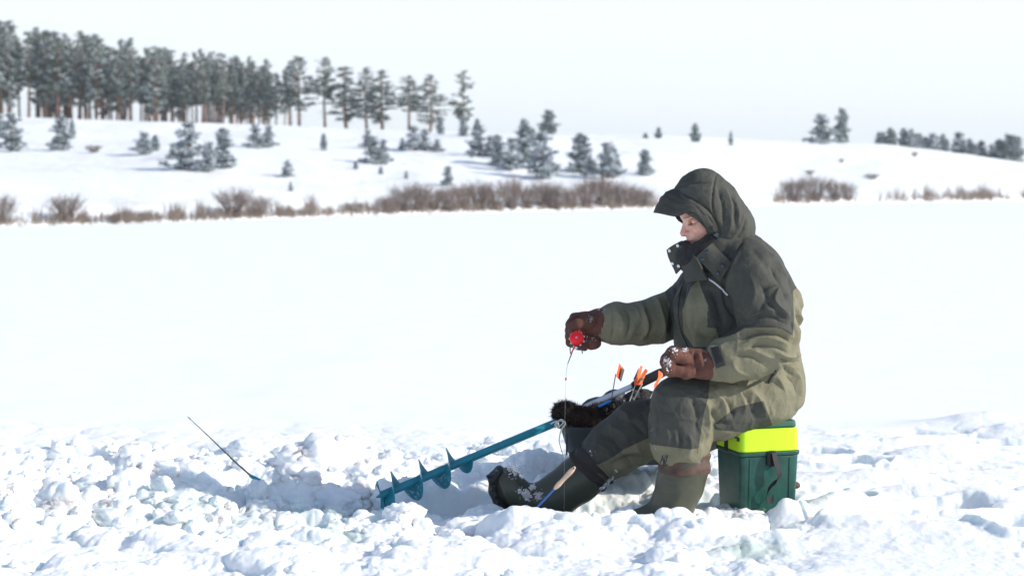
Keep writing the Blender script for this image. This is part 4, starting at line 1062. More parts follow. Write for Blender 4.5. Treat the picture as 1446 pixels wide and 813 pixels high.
# collar flaps with press studs
def flap(name, corners, bow, thick, mat, parent, nseg=9):
    a, b, c, d = [np.array(p) for p in corners]; nrm = np.cross(b - a, d - a); nrm /= np.linalg.norm(nrm)
    if nrm[1] > 0: nrm = -nrm
    V = []; 
    for i in range(nseg):
        for j in range(nseg):
            s, t = i / (nseg - 1), j / (nseg - 1)
            V.append((a * (1 - s) + b * s) * (1 - t) + (d * (1 - s) + c * s) * t + nrm * bow * math.sin(math.pi * s) + nrm * .004 * math.sin(5 * t + 3 * s))
    n = len(V); V += [p + np.array(-nrm) * thick for p in V]; Fq = []
    for i in range(nseg - 1):
        for j in range(nseg - 1):
            p, q_, r, s_ = i * nseg + j, (i + 1) * nseg + j, (i + 1) * nseg + j + 1, i * nseg + j + 1
            Fq += [(p, q_, r, s_), (n + p, n + s_, n + r, n + q_)]
    ring = [i * nseg for i in range(nseg)] + [(nseg - 1) * nseg + j for j in range(1, nseg)] + [i * nseg + nseg - 1 for i in range(nseg - 2, -1, -1)] + [j for j in range(nseg - 2, 0, -1)]
    for p, q_ in zip(ring, ring[1:] + ring[:1]): Fq.append((p, q_, n + q_, n + p))
    o = link(name, mesh_from(name, V, Fq, mat, True), parent); o.data.set_sharp_from_angle(angle=rad(45))
    return o, (lambda s, t: (a * (1 - s) + b * s) * (1 - t) + (d * (1 - s) + c * s) * t + nrm * (bow * math.sin(math.pi * s) + .005)), nrm
fl1, at1, n1 = flap("collar_flap", [P(941, 353, 6.50), P(962, 340, 6.44), P(971, 374, 6.42), P(953, 387, 6.48)], .008, .008, M_hood, jacket)
fl2, at2, n2 = flap("collar_flap", [P(983, 363, 6.34), P(1006, 343, 6.335), P(1034, 372, 6.30), P(1017, 398, 6.31)], .010, .010, M_hood, jacket)
fl3, at3, n3 = flap("collar_flap", [P(958, 342, 6.46), P(974, 352, 6.39), P(1000, 395, 6.335), P(966, 400, 6.40)], .01, .008, M_hood, jacket)
for fl, at, nn, spots, mt in ((fl1, at1, n1, [(.28, .12), (.82, .12), (.55, .86), (.18, .62)], M_snapl), (fl2, at2, n2, [(.16, .18), (.55, .12), (.22, .80), (.60, .78)], M_snapd)):
    fl['_w'] = [0, 0, 0]
    for s, t in spots:
        tb = MB(); disc(at(s, t), nn, .0068, .005, tb); ob = tb.build("press_stud", mt, None)
        ob.parent = fl; ob.location = Vector(ob.location) - fl.location - Vector(jacket.location) - man.location
"""keep the studs' places: the flap's own origin is the jacket's"""

# ---- gloves
def glove(name, fn, lo, hi, folds_, snow, label=None):
    F = Field(lo, hi, 0.0028); fn(F); V, Q = F.mesh(); N = vnormals(V, Q)
    V = V + N * (0.0022 * fbm(V[:, 0] * 35, V[:, 1] * 35, V[:, 2] * 35, 3, 94))[:, None]
    V = folds(V, N, folds_, gain=1.3)
    o = link(name, mesh_from(name, V, Q, M_glove, True, {"snow": puff([(a, b, r, w * .75) for a, b, r, w in snow], V)}), man); o['_w'] = man['_w']; return o
def g_far(F):
    F.chain([(862, 459, 6.56, .050), (848, 457, 6.555, .058), (836, 458, 6.56, .052)], .012, 1.0)     # cuff and wrist
    F.ell(P(833, 462, 6.57), (.052, .042, .056), .012)                                                   # palm
    for k, (dy, r) in enumerate(((0, .0215), (1, .0225), (2, .022), (3, .0195))):                         # fingers close round the grip
        yy = 6.585 - .005 * k; o = 10.5 * dy
        F.chain([(828, 447 + o, yy, r), (812, 449 + o * .92, yy - .005, r), (806, 458 + o * .8, yy - .028, r * .97), (811 + 2 * k, 466 + o * .68, yy - .055, r * .92), (822 + k, 470 + o * .62, yy - .062, r * .85)], .005)
    F.chain([(843, 450, 6.53, .027), (828, 455, 6.505, .0265), (816, 459, 6.495, .024), (809, 461, 6.495, .0205)], .007)   # thumb
    F.ell(P(836, 483, 6.535), (.036, .034, .030), .008)                                                    # heel of the hand
far_g = glove("glove", g_far, (.15, 6.42, .52), (.42, 6.70, .84), [([(852, 440), (843, 455), (846, 478)], 2.2, -3.5), ([(838, 436), (834, 446), (826, 452)], 2, -3), ([(846, 447), (838, 458), (835, 470)], 2, 3), ([(830, 470), (824, 478), (826, 490)], 1.6, -3)],
              [(846, 436, 7, .32), (833, 450, 8, .24), (838, 480, 9, .24), (829, 478, 5, .28), (851, 441, 4, .30)])
def g_near(F):
    F.chain([(1016, 515, 6.20, .046), (1002, 515, 6.195, .052), (990, 514, 6.19, .055)], .014, 1.0)
    F.ell(P(972, 510, 6.20), (.062, .058, .050), .015)
    for k, r in enumerate((.0255, .026, .026, .024)):       # four fingers lie side by side over the knee, bent at the knuckles
        yy = 6.135 + .037 * k; o = -1.5 * k
        F.chain([(967, 505 + o, yy + .012, r), (950, 502 + o, yy, r), (942, 512 + o, yy, r * .98), (946, 522 + o, yy + .002, r * .95), (958, 524, yy + .004, r * .85)], .006)
    F.chain([(985, 523, 6.160, .024), (968, 526, 6.148, .023), (957, 523, 6.145, .019)], .006)
near_g = glove("glove", g_near, (.50, 6.02, .44), (.86, 6.36, .68), [([(981, 492), (980, 505), (984, 520), (982, 531)], 1.8, -4.5), ([(990, 493), (995, 508), (1004, 522)], 2, -4), ([(986, 494), (989, 508), (993, 524)], 3, 3), ([(998, 500), (1006, 512), (1012, 522)], 2, 3),
              ([(960, 500), (970, 497), (978, 500)], 2, -2), ([(962, 516), (972, 519), (981, 518)], 1.6, -3)], [(952, 497, 12, .27), (967, 494, 9, .38), (941, 512, 12, .33), (944, 524, 10, .26), (996, 509, 5, .25)])

# ---- boots
def boot(pts, foot, lo, hi, snow, fstr, bump_=None):
    F = Field(lo, hi, 0.0036); F.chain(pts, .02); F.chain(foot, .03, 1.0)
    V, Q = F.mesh(); N = vnormals(V, Q); V = folds(V, N, fstr)
    return link("boot", mesh_from("boot", V, Q, M_boot, True, {"snow": puff([(a, b_, r, w * .62) for a, b_, r, w in snow], V)}), man)
fb = boot([(842, 657, 6.72, .091), (815, 678, 6.715, .090), (790, 696, 6.71, .085), (772, 707, 6.70, .080)], [(774, 706, 6.70, .074), (752, 708, 6.70, .060), (735, 702, 6.69, .056), (722, 690, 6.68, .056), (715, 679, 6.68, .055)],
          (-.16, 6.5, -.18), (.45, 6.95, .25), [(727, 664, 16, .40), (742, 696, 12, .40), (752, 688, 9, .36), (763, 700, 10, .3), (716, 668, 14, .30), (772, 712, 14, .2)],
          [([(752, 690), (764, 704), (776, 722)], 3.5, -3), ([(757, 684), (770, 698), (784, 716)], 3, 2.5), ([(700, 672), (705, 692), (716, 716)], 1.3, -4), ([(706, 668), (712, 690), (724, 712)], 1.3, -3), ([(812, 640), (830, 662), (850, 690)], 1.5, 3)])
fb['_w'] = man['_w']
F = Field((-.12, 6.5, -.2), (.25, 6.9, .20), .004)
F.chain([(705, 664, 6.68, .020), (697, 674, 6.68, .021), (698, 692, 6.68, .022), (706, 712, 6.69, .023), (716, 730, 6.695, .025), (740, 740, 6.70, .025)], .012, 2.4)
for k in range(7):
    t = k / 6; F.chain([(689 + 22 * t, 672 + 56 * t, 6.62, .007), (689 + 22 * t, 672 + 56 * t, 6.74, .007)], .003)
V, Q = F.mesh(); link("sole", mesh_from("sole", V, Q, M_sole, True, {"snow": puff([(700, 664, 8, .2)], V)}), fb)
nb_ = boot([(968, 656, 6.265, .091), (960, 684, 6.265, .086), (950, 712, 6.265, .078), (946, 724, 6.265, .072)], [(944, 726, 6.265, .070), (928, 732, 6.26, .055), (908, 737, 6.255, .048), (895, 738, 6.25, .043)],
           (.40, 6.1, -.16), (.80, 6.42, .25), [(930, 680, 6, .24), (936, 668, 9, .20), (926, 700, 8, .22)],
           [([(935, 680), (960, 686), (985, 683)], 1.5, -1.5), ([(932, 668), (950, 672), (968, 671)], 1.2, 2), ([(930, 690), (948, 694)], 1.2, 1.5)])
def ring(name, a, b, ra, rb, mat, parent, wr=.004):
    F = Field(np.minimum(P(*a), P(*b)) - .13, np.maximum(P(*a), P(*b)) + .13, .0035); A_, B_ = P(*a), P(*b)
    F.cone(A_, B_, ra, rb, 0); ax = (B_ - A_) / np.linalg.norm(B_ - A_)
    F.half(B_, ax, .008); F.half(A_, -ax, .008)
    V, Q = F.mesh(); N = vnormals(V, Q)
    t = (V - A_) @ ax / np.linalg.norm(B_ - A_); an = np.arctan2((V - A_)[:, 1], (V - A_)[:, 0])
    V = V + N * (wr * np.sin(t * 9 + 2.2 * np.sin(an * 2)) + wr * fbm(V[:, 0] * 22, V[:, 1] * 22, V[:, 2] * 22, 3, 95))[:, None]
    return link(name, mesh_from(name, V, Q, mat, True), parent)
nb_['_w'] = man['_w']
ring("boot_cuff", (966.5, 667, 6.265), (968.5, 637, 6.265), .0945, .0925, M_bcuff, nb_)
ring("boot_cuff", (826, 668, 6.72), (844, 653, 6.72), .0975, .0970, M_bcuff_shaded, fb)
# knotted drawcord ends on the near boot and buckle on the far one
tb = MB(); rngk = np.random.default_rng(3)
for k in range(7):
    p = P(938 + rngk.uniform(-3, 5), 643 + rngk.uniform(-2, 2), 6.165); e = P(932 + rngk.uniform(-1, 14), 653 + rngk.uniform(-5, 8), 6.150)
    tb.tube(catmull([p, (p + e) / 2 + rngk.normal(size=3) * .008, e], 5), .0019, 5)
tb.build("drawcord", M_cord, nb_)
tb = MB()
for k, (a, b) in enumerate((((848, 690), (853, 685)), ((855, 684), (859, 679)), ((860, 678), (864, 672)))):
    tb.tube([P(*a, 6.63), P((a[0] + b[0]) / 2 + 1, (a[1] + b[1]) / 2 + 1, 6.62), P(*b, 6.635)], .007, 8)
tb.build("buckle", M_snapl, fb)

# snow caked on the boots, gloves and knee: little lumps sitting in the folds
I1 = ico(1)
def caked(name, ob, spots, n, r0, r1, seed):
    """spots: (px, py, radius px)"""
    me = ob.data; m = len(me.vertices); co = np.empty(m * 3, np.float32); me.vertices.foreach_get("co", co); co = co.reshape(-1, 3).astype(float)
    w = np.array(ob.location); q = ob
    while q.parent: q = q.parent; w = w + np.array(q.location)
    T = BVHTree.FromPolygons([tuple(v) for v in co + w], [tuple(p.vertices) for p in me.polygons])
    rg = np.random.default_rng(seed); Vs = []; Fs = []; k = 0; wt = np.array([s[2] for s in spots], float) ** 1.5; wt /= wt.sum()
    for _ in range(n):
        sx, sy, sr = spots[rg.choice(len(spots), p=wt)]; d = rg.normal(size=2) * sr * .5
        p, nn = on(T, sx + d[0], sy + d[1], 0.0)
        if abs(p[0] - P(sx, sy, p[1])[0]) > .15: continue
        r = rg.uniform(r0, r1) * (1.3 - min(1, np.hypot(*d) / sr))
        v = I1[0] * (1 + .35 * rg.normal(size=(len(I1[0]), 1)) * .5) * r * (rg.uniform(.8, 1.6), rg.uniform(.8, 1.6), rg.uniform(.6, 1.1))
        Vs.append(v + p + nn * r * .1); Fs.append(I1[1] + k); k += len(v)
    if Vs:
        me = mesh_from(name, np.vstack(Vs), np.vstack(Fs), M_snow, True, {"wet": np.zeros(k), "rough": np.ones(k)}); tag(link(name, me, ob), kind='stuff')
caked("caked_snow", fb, [(727, 664, 11), (722, 660, 8), (742, 696, 8), (752, 688, 7), (760, 700, 9), (735, 672, 5), (745, 702, 8), (735, 693, 5)], 260, .0018, .0075, 1)
caked("caked_snow", near_g, [(952, 495, 8), (967, 493, 6), (940, 508, 7), (942, 522, 6), (946, 512, 6)], 70, .0012, .0045, 2)
caked("caked_snow", far_g, [(846, 436, 5), (833, 450, 7), (838, 478, 7), (829, 476, 3)], 60, .0008, .0022, 3)
# ================================================================== gear
M_gbox = simple("green_box_plastic", (0.008, 0.066, 0.050), 0.42, .28, 22, .1, .002, 150, snow=True, snow_scale=40)
M_lime = simple("lime_plastic", (0.54, 0.88, 0.010), 0.35, .04, 8, .08, .002, 150)
M_gcap = simple("green_cushion", (0.006, 0.085, 0.055), 0.6, .15, 20, .3, .003, 120)
M_turf = simple("green_pile", (0.010, 0.16, 0.075), 0.85, .4, 60, .3, .003, 200)
M_strap = simple("black_webbing", (0.012, 0.012, 0.013), 0.75, .2, 100, .4, .001, 500)
M_teal = simple("teal_paint", (0.016, 0.25, 0.33), 0.35, .12, 20, .15, .002, 60, snow=True, snow_scale=70)
M_crank = simple("pale_blue_paint", (0.34, 0.42, 0.55), 0.3, .1, 20, .1, metal=.3)
M_foam = simple("black_foam_grip", (0.016, 0.017, 0.018), 0.8, .2, 60, .4, .002, 200)
M_sled = simple("slate_plastic", (0.040, 0.052, 0.062), 0.45, .15, 12, .2, .002, 100)
M_navy = simple("dark_nylon", (0.020, 0.028, 0.040), 0.55, .3, 20, .8, .01, 30)
M_dgrey = simple("charcoal_netting", (0.035, 0.032, 0.034), 0.8, .5, 60, 1.0, .01, 90)
M_fur = simple("brown_fur", (0.032, 0.018, 0.014), 0.9, .5, 40, .5, .004, 150)
M_orange = simple("orange_flag_plastic", (0.90, 0.155, 0.025), 0.5, .06, 20)
M_gstripe = simple("grey_flag_tape", (0.09, 0.085, 0.09), 0.6, .1, 20)
M_white = simple("white_cord", (0.62, 0.63, 0.60), 0.8, .15, 80, .4, .001, 300)
M_rodg = simple("dark_rod", (0.03, 0.06, 0.06), 0.4, .2, 40)
M_wood = simple("pale_wood", (0.62, 0.43, 0.31), 0.55, .15, 30, .2, .001, 120)
M_blue = simple("blue_enamel", (0.010, 0.115, 0.42), 0.3, .08, 20)
M_red = simple("red_plastic", (0.78, 0.012, 0.018), 0.3, .05, 20)
M_line = simple("fishing_line", (0.45, 0.47, 0.50), 0.4, .05, 20)
M_steel = simple("steel", (0.55, 0.56, 0.58), 0.3, .1, 30, metal=.9)

# ---- seat box
bz = 17.0; bc = P(1069, 640, 6.46)
bx_, by_ = bc[0], 6.455; BZ0, BZ1 = -0.03, 0.365
box = empty("tackle_box", (bx_, by_, BZ0), "dark green tackle box with a bright lime band, used as the fisherman's seat", "tackle box")
box.rotation_euler = (0, 0, rad(bz))
def rbox(w0, d0, w1, d1, z0, z1, name, mat, r=.022, seg=5, parent=box, ox=0, oy=0, bev=.004):
    """box with rounded upright edges, tapering from (w0, d0) at z0 to (w1, d1) at z1; local to its parent"""
    tb = MB(); V = []; rings = 2
    for (w, d, z) in ((w0, d0, z0), (w1, d1, z1)):
        for cx, cy, a0 in ((w / 2 - r, d / 2 - r, 0), (-w / 2 + r, d / 2 - r, 90), (-w / 2 + r, -d / 2 + r, 180), (w / 2 - r, -d / 2 + r, 270)):
            for k in range(seg + 1):
                a = rad(a0 + 90 * k / seg); V.append((ox + cx + r * math.cos(a), oy + cy + r * math.sin(a), z))
    m = len(V) // 2; F = [(i, (i + 1) % m, m + (i + 1) % m, m + i) for i in range(m)] + [tuple(range(m))[::-1], tuple(range(m, 2 * m))]
    me = mesh_from(name, V, F, mat, True); me.set_sharp_from_angle(angle=rad(40))
    o = bpy.data.objects.new(name, me); COL.objects.link(o); o.parent = parent
    b = o.modifiers.new("bevel", 'BEVEL'); b.width = bev; b.segments = 2; b.limit_method = 'ANGLE'; b.angle_limit = rad(50)
    return o
H0 = 0.0
W, Dp = .246, .236
lc = rbox(W * .92, Dp * .92, W * .985, Dp * .985, 0, .236, "lower_case", M_gbox)
a_ = lc.data.attributes.new("snow", 'FLOAT', 'POINT'); a_.data.foreach_set("value", [0.22 if v.co.z < .1 else -.35 for v in lc.data.vertices])
# moulded ribs and the recessed panel edges of the case
for fx in (-.082, .082):
    tb = MB(); V = []
    for (z, k) in ((.010, .925), (.226, .983)):
        for dx in (-.004, .004): V += [(fx + dx, -Dp * k / 2 - .0025, z), (fx + dx, -Dp * k / 2 + .004, z)]
    tb.add(V, [(0, 2, 3, 1), (4, 5, 7, 6), (0, 4, 6, 2), (0, 1, 5, 4), (2, 6, 7, 3)]); RIBS = globals().setdefault('RIBS', []); RIBS.append(tb)
rim = rbox(W * 1.02, Dp * 1.02, W * 1.03, Dp * 1.03, .236, .252, "case_rim", M_gbox, bev=.003)
rbox(W * 1.01, Dp * 1.01, W * .985, Dp * .96, .2525, .338, "lime_band", M_lime, r=.026)
lid = rbox(W * .95, Dp * .93, W * .93, Dp * .90, .3385, .366, "lid", M_gcap, bev=.008)
tb = MB(); rg = np.random.default_rng(2)
for k in range(1500):
    x, y = rg.uniform(-.10, .10), rg.uniform(-.095, .095); d = rg.normal(size=2) * .006
    tb.add([(x - .0012, y, .365), (x + .0012, y, .365), (x + d[0], y + d[1], .365 + rg.uniform(.004, .013))], [(0, 1, 2)])
me = mesh_from("pile_mat", tb.V, tb.F, M_turf, False); o = bpy.data.objects.new("pile_mat", me); COL.objects.link(o); o.parent = box
def local(name, tb, mat, parent, autos=40):
    me = mesh_from(name, tb.V, tb.F, mat, True); me.set_sharp_from_angle(angle=rad(autos)); o = bpy.data.objects.new(name, me); COL.objects.link(o); o.parent = parent; return o
def bx(tb, c, s):
    x, y, z = c; a, b, d = [k / 2 for k in s]
    tb.add([(x + i * a, y + j * b, z + k * d) for i in (-1, 1) for j in (-1, 1) for k in (-1, 1)], [(0, 1, 3, 2), (4, 6, 7, 5), (0, 4, 5, 1), (2, 3, 7, 6), (0, 2, 6, 4), (1, 5, 7, 3)])
for tb in RIBS: local("rib", tb, M_gbox, box)
# latches on the narrow left face and on the front
for (c, s) in (((-.1225, .01, .262), (.010, .030, .040)), ((-.1215, -.065, .325), (.012, .026, .046))):
    tb = MB(); bx(tb, c, s); bx(tb, (c[0] - .006, c[1], c[2] - .012), (.006, s[1] * .7, .014)); bx(tb, (c[0] - .003, c[1], c[2] + s[2] * .5), (.005, s[1] * .9, .006)); l_ = local("latch", tb, M_black, box); bv = l_.modifiers.new("b", 'BEVEL'); bv.width = .0015; bv.segments = 2
for (y_) in (-.092, .075):
    tb = MB(); bx(tb, (-.1225, y_, .300), (.003, .022, .014)); local("vent_mark", tb, M_gbox, box)
tb = MB(); bx(tb, (.002, -.1225, .228), (.040, .012, .052)); bx(tb, (.002, -.129, .228), (.028, .006, .060)); bm1 = local("strap_mount", tb, M_black, box)
bv = bm1.modifiers.new("b", 'BEVEL'); bv.width = .002; bv.segments = 2
def ribbon(pts, w, wd, t=.002):
    """flat webbing: pts centre line, wd: width direction per point"""
    tb = MB(); n = len(pts); V = []
    for p, d in zip(pts, wd):
        p = np.array(p, float); d = np.array(d, float); d /= np.linalg.norm(d); k = np.array((0, -1, 0)) * t
        V += [p - d * w / 2, p + d * w / 2, p + d * w / 2 + k, p - d * w / 2 + k]
    F = []
    for i in range(n - 1):
        for a in range(4): F.append((i * 4 + a, i * 4 + (a + 1) % 4, i * 4 + 4 + (a + 1) % 4, i * 4 + 4 + a))
    F += [(0, 1, 2, 3), tuple((n - 1) * 4 + a for a in (3, 2, 1, 0))]; tb.add(V, F); return tb
pts = catmull([(0.006, -.134, .250), (.008, -.142, .225), (.014, -.148, .196), (.022, -.150, .170), (.016, -.146, .148), (-.004, -.142, .132), (-.020, -.140, .112), (-.024, -.138, .088), (-.016, -.136, .072), (-.004, -.136, .070), (.006, -.134, .082)], 6)
wd = [(math.cos(q), .3, math.sin(q)) for q in np.interp(np.linspace(0, 1, len(pts)), [0, .3, .45, .7, 1], [0, .2, 1.1, 1.35, 1.5])]
local("strap", ribbon(pts, .024, wd), M_strap, box)
# small brown lump in the snow at the box's back corner
F = Field(P(1108, 695, 6.5) - .02, P(1145, 670, 6.9) + .02, .003) if False else Field((.99, 6.50, .0), (1.16, 6.66, .14), .003)
F.ell(P(1122, 685, 6.56), (.024, .022, .014), .008); F.ell(P(1112, 682, 6.56), (.03, .02, .009), .01)
V, Q = F.mesh(); N = vnormals(V, Q); V = V + N * (.003 * fbm(V[:, 0] * 50, V[:, 1] * 50, V[:, 2] * 50, 2, 5))[:, None]
o = link("dark_bundle", mesh_from("dark_bundle", V, Q, M_bcuff, True), None, P(1118, 688, 6.56)); tag(o, "small dark brown bundle poking from the snow at the green box's back corner", "bundle")

# ---- ice auger
A0, B0 = P(538, 699, 6.74), P(786, 596, 6.98)
aug = empty("ice_auger", A0, "teal ice auger with a spiral blade leaning from the snow up onto the gear sled", "ice auger")
ax = (B0 - A0) / np.linalg.norm(B0 - A0); LA = np.linalg.norm(B0 - A0)
e1 = np.cross(ax, (0, 0, 1)); e1 /= np.linalg.norm(e1); e2 = np.cross(ax, e1)
tb = MB(); tb.tube([A0, B0 + ax * .03], .0168, 14); V0 = np.array(tb.V)
o = tb.build("shaft", M_teal, aug, attrs={"snow": [0.04] * len(tb.V)})
def helix(t0, t1, pitch, r0, r1, ph, n=150, th=.0022):
    V = []; F = []
    for i in range(n + 1):
        s = t0 + (t1 - t0) * i / n; a = ph - 2 * math.pi * s / pitch
        rr_ = r1 * min(1, 0.35 + 6 * min(i, n - i) / n) if False else r0 + (r1 - r0) * min(1, 9 * (n - i) / n)
        d = e1 * math.cos(a) + e2 * math.sin(a); c = A0 + ax * s
        for (rad_, w) in ((r0, th), (rr_, th * .6)):
            V += [c + d * rad_ - ax * w, c + d * rad_ + ax * w]
    for i in range(n):
        b = i * 4; F += [(b, b + 4, b + 6, b + 2), (b + 1, b + 3, b + 7, b + 5), (b + 2, b + 6, b + 7, b + 3), (b, b + 1, b + 5, b + 4)]
    F += [(0, 2, 3, 1), (n * 4, n * 4 + 1, n * 4 + 3, n * 4 + 2)]
    return V, F
V, Fh = helix(0.0, .405, .123, .013, .076, -1.2 + math.pi)
xx, yy = proj(np.array(V))
sn = np.where(xx < 660, .10, .0) + .14 * np.exp(-((xx - 622) / 9) ** 2) + .12 * np.exp(-((xx - 585) / 14) ** 2)
o = link("spiral_blade", mesh_from("spiral_blade", V, Fh, M_teal, True, {"snow": sn}), aug); o.data.set_sharp_from_angle(angle=rad(50))
tb = MB()
for s in (0, math.pi):
    d = e1 * math.cos(s + 1.9) + e2 * math.sin(s + 1.9); g = np.cross(ax, d)
    tb.prism([A0 + d * .012 - g * .012, A0 + d * .066 - g * .010, A0 + d * .066 + g * .016 - ax * .012, A0 + d * .012 + g * .014], ax * .004)
tb.tube([A0 + ax * .01, A0 - ax * .022], [.013, .002], 8)
tb.build("cutting_blade", M_teal, aug, attrs={"snow": [0.1] * tb.n})
# cranked handle lying over the sled
tb = MB(); tb.tube(catmull([P(782, 598, 6.98), P(800, 590, 7.0), P(822, 577, 7.02), P(850, 564, 7.03), P(898, 543, 7.05)], 5), .0125, 12); tb.build("crank", M_crank, aug)
tb = MB(); tb.tube([P(893, 546, 7.05), P(897, 544, 7.05), P(932, 527, 7.06), P(942, 523, 7.06)], [.016, .0205, .0205, .017], 14); tb.build("grip", M_foam, aug)

# ---- sled with the rest of the gear
sl = empty("gear_sled", P(895, 640, 7.1), "dark slate plastic sled tub standing behind the fisherman's legs, loaded with gear", "sled")
def tub():
    x0, x1 = P(787, 603, 7.0)[0], P(1010, 603, 7.0)[0]; y0, y1 = 6.93, 7.36; zt = P(800, 603, 6.93)[2]; zb = zt - .165
    def loop(x0, x1, y0, y1, z, r, n=6):
        L = []
        for cx, cy, a0 in ((x1 - r, y1 - r, 0), (x0 + r, y1 - r, 90), (x0 + r, y0 + r, 180), (x1 - r, y0 + r, 270)):
            for k in range(n + 1):
                a = rad(a0 + 90 * k / n); L.append((cx + r * math.cos(a), cy + r * math.sin(a), z))
        return L
    loops = [loop(x0 + .06, x1 - .05, y0 + .05, y1 - .05, zb, .06), loop(x0 + .012, x1 - .012, y0 + .012, y1 - .012, zt - .012, .08), loop(x0 - .004, x1 + .004, y0 - .004, y1 + .004, zt - .012, .09), loop(x0 - .006, x1 + .006, y0 - .006, y1 + .006, zt, .09),
             loop(x0 + .018, x1 - .018, y0 + .018, y1 - .018, zt, .075), loop(x0 + .066, x1 - .056, y0 + .056, y1 - .056, zb + .008, .05)]
    V = sum(loops, []); m = len(loops[0]); F = []
    for i in range(5):
        for k in range(m): F.append((i * m + k, i * m + (k + 1) % m, (i + 1) * m + (k + 1) % m, (i + 1) * m + k))
    F += [tuple(range(m))[::-1], tuple(5 * m + k for k in range(m))]
    return V, F, zt
V, Ft, ZT = tub(); o = link("tub", mesh_from("tub", V, Ft, M_sled, True), sl); o.data.set_sharp_from_angle(angle=rad(35))
tb = MB()
for k in range(7):
    x = np.interp(k, [0, 6], [P(800, 603, 7)[0], P(1000, 603, 7)[0]]); tb.tube([(x, 6.955, ZT - .03), (x + .0, 6.975, ZT - .12)], .005, 6)
tb.build("rib", M_sled, sl)

def blob(name, lst, lo, hi, mat, label, cat, amp, fq, fur=0, h=.005, parent=None):
    F = Field(lo, hi, h)
    for c, r in lst: F.ell(c, r, .02)
    V, Q = F.mesh(); N = vnormals(V, Q); V = V + N * (amp * fbm(V[:, 0] * fq, V[:, 1] * fq, V[:, 2] * fq, 4, 7))[:, None]
    if fur:
        rg = np.random.default_rng(1); idx = rg.integers(0, len(V), fur); n0 = len(V); VV = [V]; FF = []
        side = rg.normal(size=(fur, 3)); d = N[idx] + rg.normal(size=(fur, 3)) * .55; L = rg.uniform(.006, .014, fur)[:, None]
        VV += [V[idx] - side * .0010, V[idx] + side * .0010, V[idx] + d * L]; k = np.arange(fur)
        T = np.stack([n0 + k, n0 + fur + k, n0 + 2 * fur + k], 1)
        F_all = [tuple(q) for q in Q.tolist()] + [tuple(t) for t in T.tolist()]
        me = mesh_from(name, np.vstack(VV), F_all, mat, True)
    else: me = mesh_from(name, V, Q, mat, True)
    o = link(name, me, None, lst[0][0]); tag(o, label, cat); return o
blob("fur_mitten", [(P(797, 582, 6.99), (.048, .05, .040)), (P(812, 586, 6.98), (.05, .05, .036)), (P(826, 590, 6.98), (.05, .05, .034)), (P(843, 584, 6.98), (.05, .05, .034)), (P(862, 580, 6.98), (.04, .05, .028)), (P(838, 592, 6.94), (.03, .03, .022))],
     (.12, 6.86, .20), (.52, 7.10, .40), M_fur, "dark brown fur mitten lying on the front end of the sled's rim", "mitten", .008, 26, 9000)
blob("gear_bag", [(P(850, 574, 7.16), (.085, .07, .045)), (P(868, 562, 7.18), (.05, .05, .040)), (P(832, 580, 7.16), (.06, .05, .02)), (P(880, 585, 7.15), (.12, .10, .06))],
     (.12, 6.98, .16), (.72, 7.36, .50), M_navy, "dark navy nylon bag bulging from the sled behind the auger's handle", "bag", .010, 14)
blob("net_bag", [(P(906, 566, 7.06), (.075, .06, .055)), (P(925, 572, 7.08), (.08, .07, .06)), (P(888, 578, 7.05), (.06, .05, .04)), (P(860, 588, 7.0), (.05, .04, .03))],
     (.32, 6.92, .20), (.80, 7.26, .50), M_dgrey, "crumpled charcoal net bag beside the orange flags on the sled", "bag", .016, 30)
# small black reels of the tip-ups
reels = []
for i, (px, py, r, lab) in enumerate([(865, 571, .015, "small black spool at the foot of the foremost orange flag"), (880, 566, .014, "small black spool between the first and second orange flags"), (893, 563, .012, "small black spool under the second orange flag"), (856, 577, .011, "smallest black spool, just above the fur mitten")]):
    e = empty("line_spool", P(px, py, 6.93), lab, "spool", "black line spools of the tip-ups"); c = P(px, py, 6.93); tb = MB()
    d = np.array((.3, -1, .25)); d /= np.linalg.norm(d)
    tb.tube([c - d * .008, c - d * .006, c - d * .0055, c + d * .0055, c + d * .006, c + d * .008], [r, r, r * .6, r * .6, r, r], 16); tb.build("spool", M_black, e)
    tb = MB(); tb.tube([c + d * .008, c + d * .013], r * .25, 8); tb.build("axle", M_steel, e)
# blue jig handles peeping out
tb = MB(); tb.tube([P(845, 574, 6.95), P(861, 566, 6.96)], .006, 8); tb.tube([P(861, 566, 6.96), P(868, 573, 6.95)], .004, 8)
o = tb.build("blue_clip", M_blue, None, loc=P(855, 570, 6.95)); tag(o, "small bright blue clip lying below the auger's pale handle", "clip")

def tipup(poly, stripe, stem, stem_mat, lab, Y=6.9, bend=.012, r=.0022):
    e = empty("tip_up_flag", P(*stem[-1], Y), lab, "flag", "orange tip-up flags standing in the sled")
    tb = MB(); tb.tube([P(*p, Y) for p in stem], r, 6); tb.build("stem", stem_mat, e)
    def sheet(poly, off, mat, nm):
        tb = MB(); c = np.mean(poly, 0); pts = []
        for p in densify(poly, 2.0): pts.append(P(p[0], p[1], Y) + np.array((0, off + bend * math.sin((p[0] - c[0]) * .28) * 1.0, 0)))
        m = len(pts); C_ = P(*c, Y) + (0, off, 0); t = np.array((0, .0014, 0))
        V = pts + [p + t for p in pts] + [C_, C_ + t]
        F = [(i, (i + 1) % m, 2 * m) for i in range(m)] + [(m + (i + 1) % m, m + i, 2 * m + 1) for i in range(m)] + [(i, m + i, m + (i + 1) % m, (i + 1) % m) for i in range(m)]
        tb.add(V, F); tb.build(nm, mat, e, autos=30)
    sheet(poly, 0, M_orange, "flag_cloth")
    if stripe: sheet(stripe, -.0022, M_gstripe, "grey_stripe")
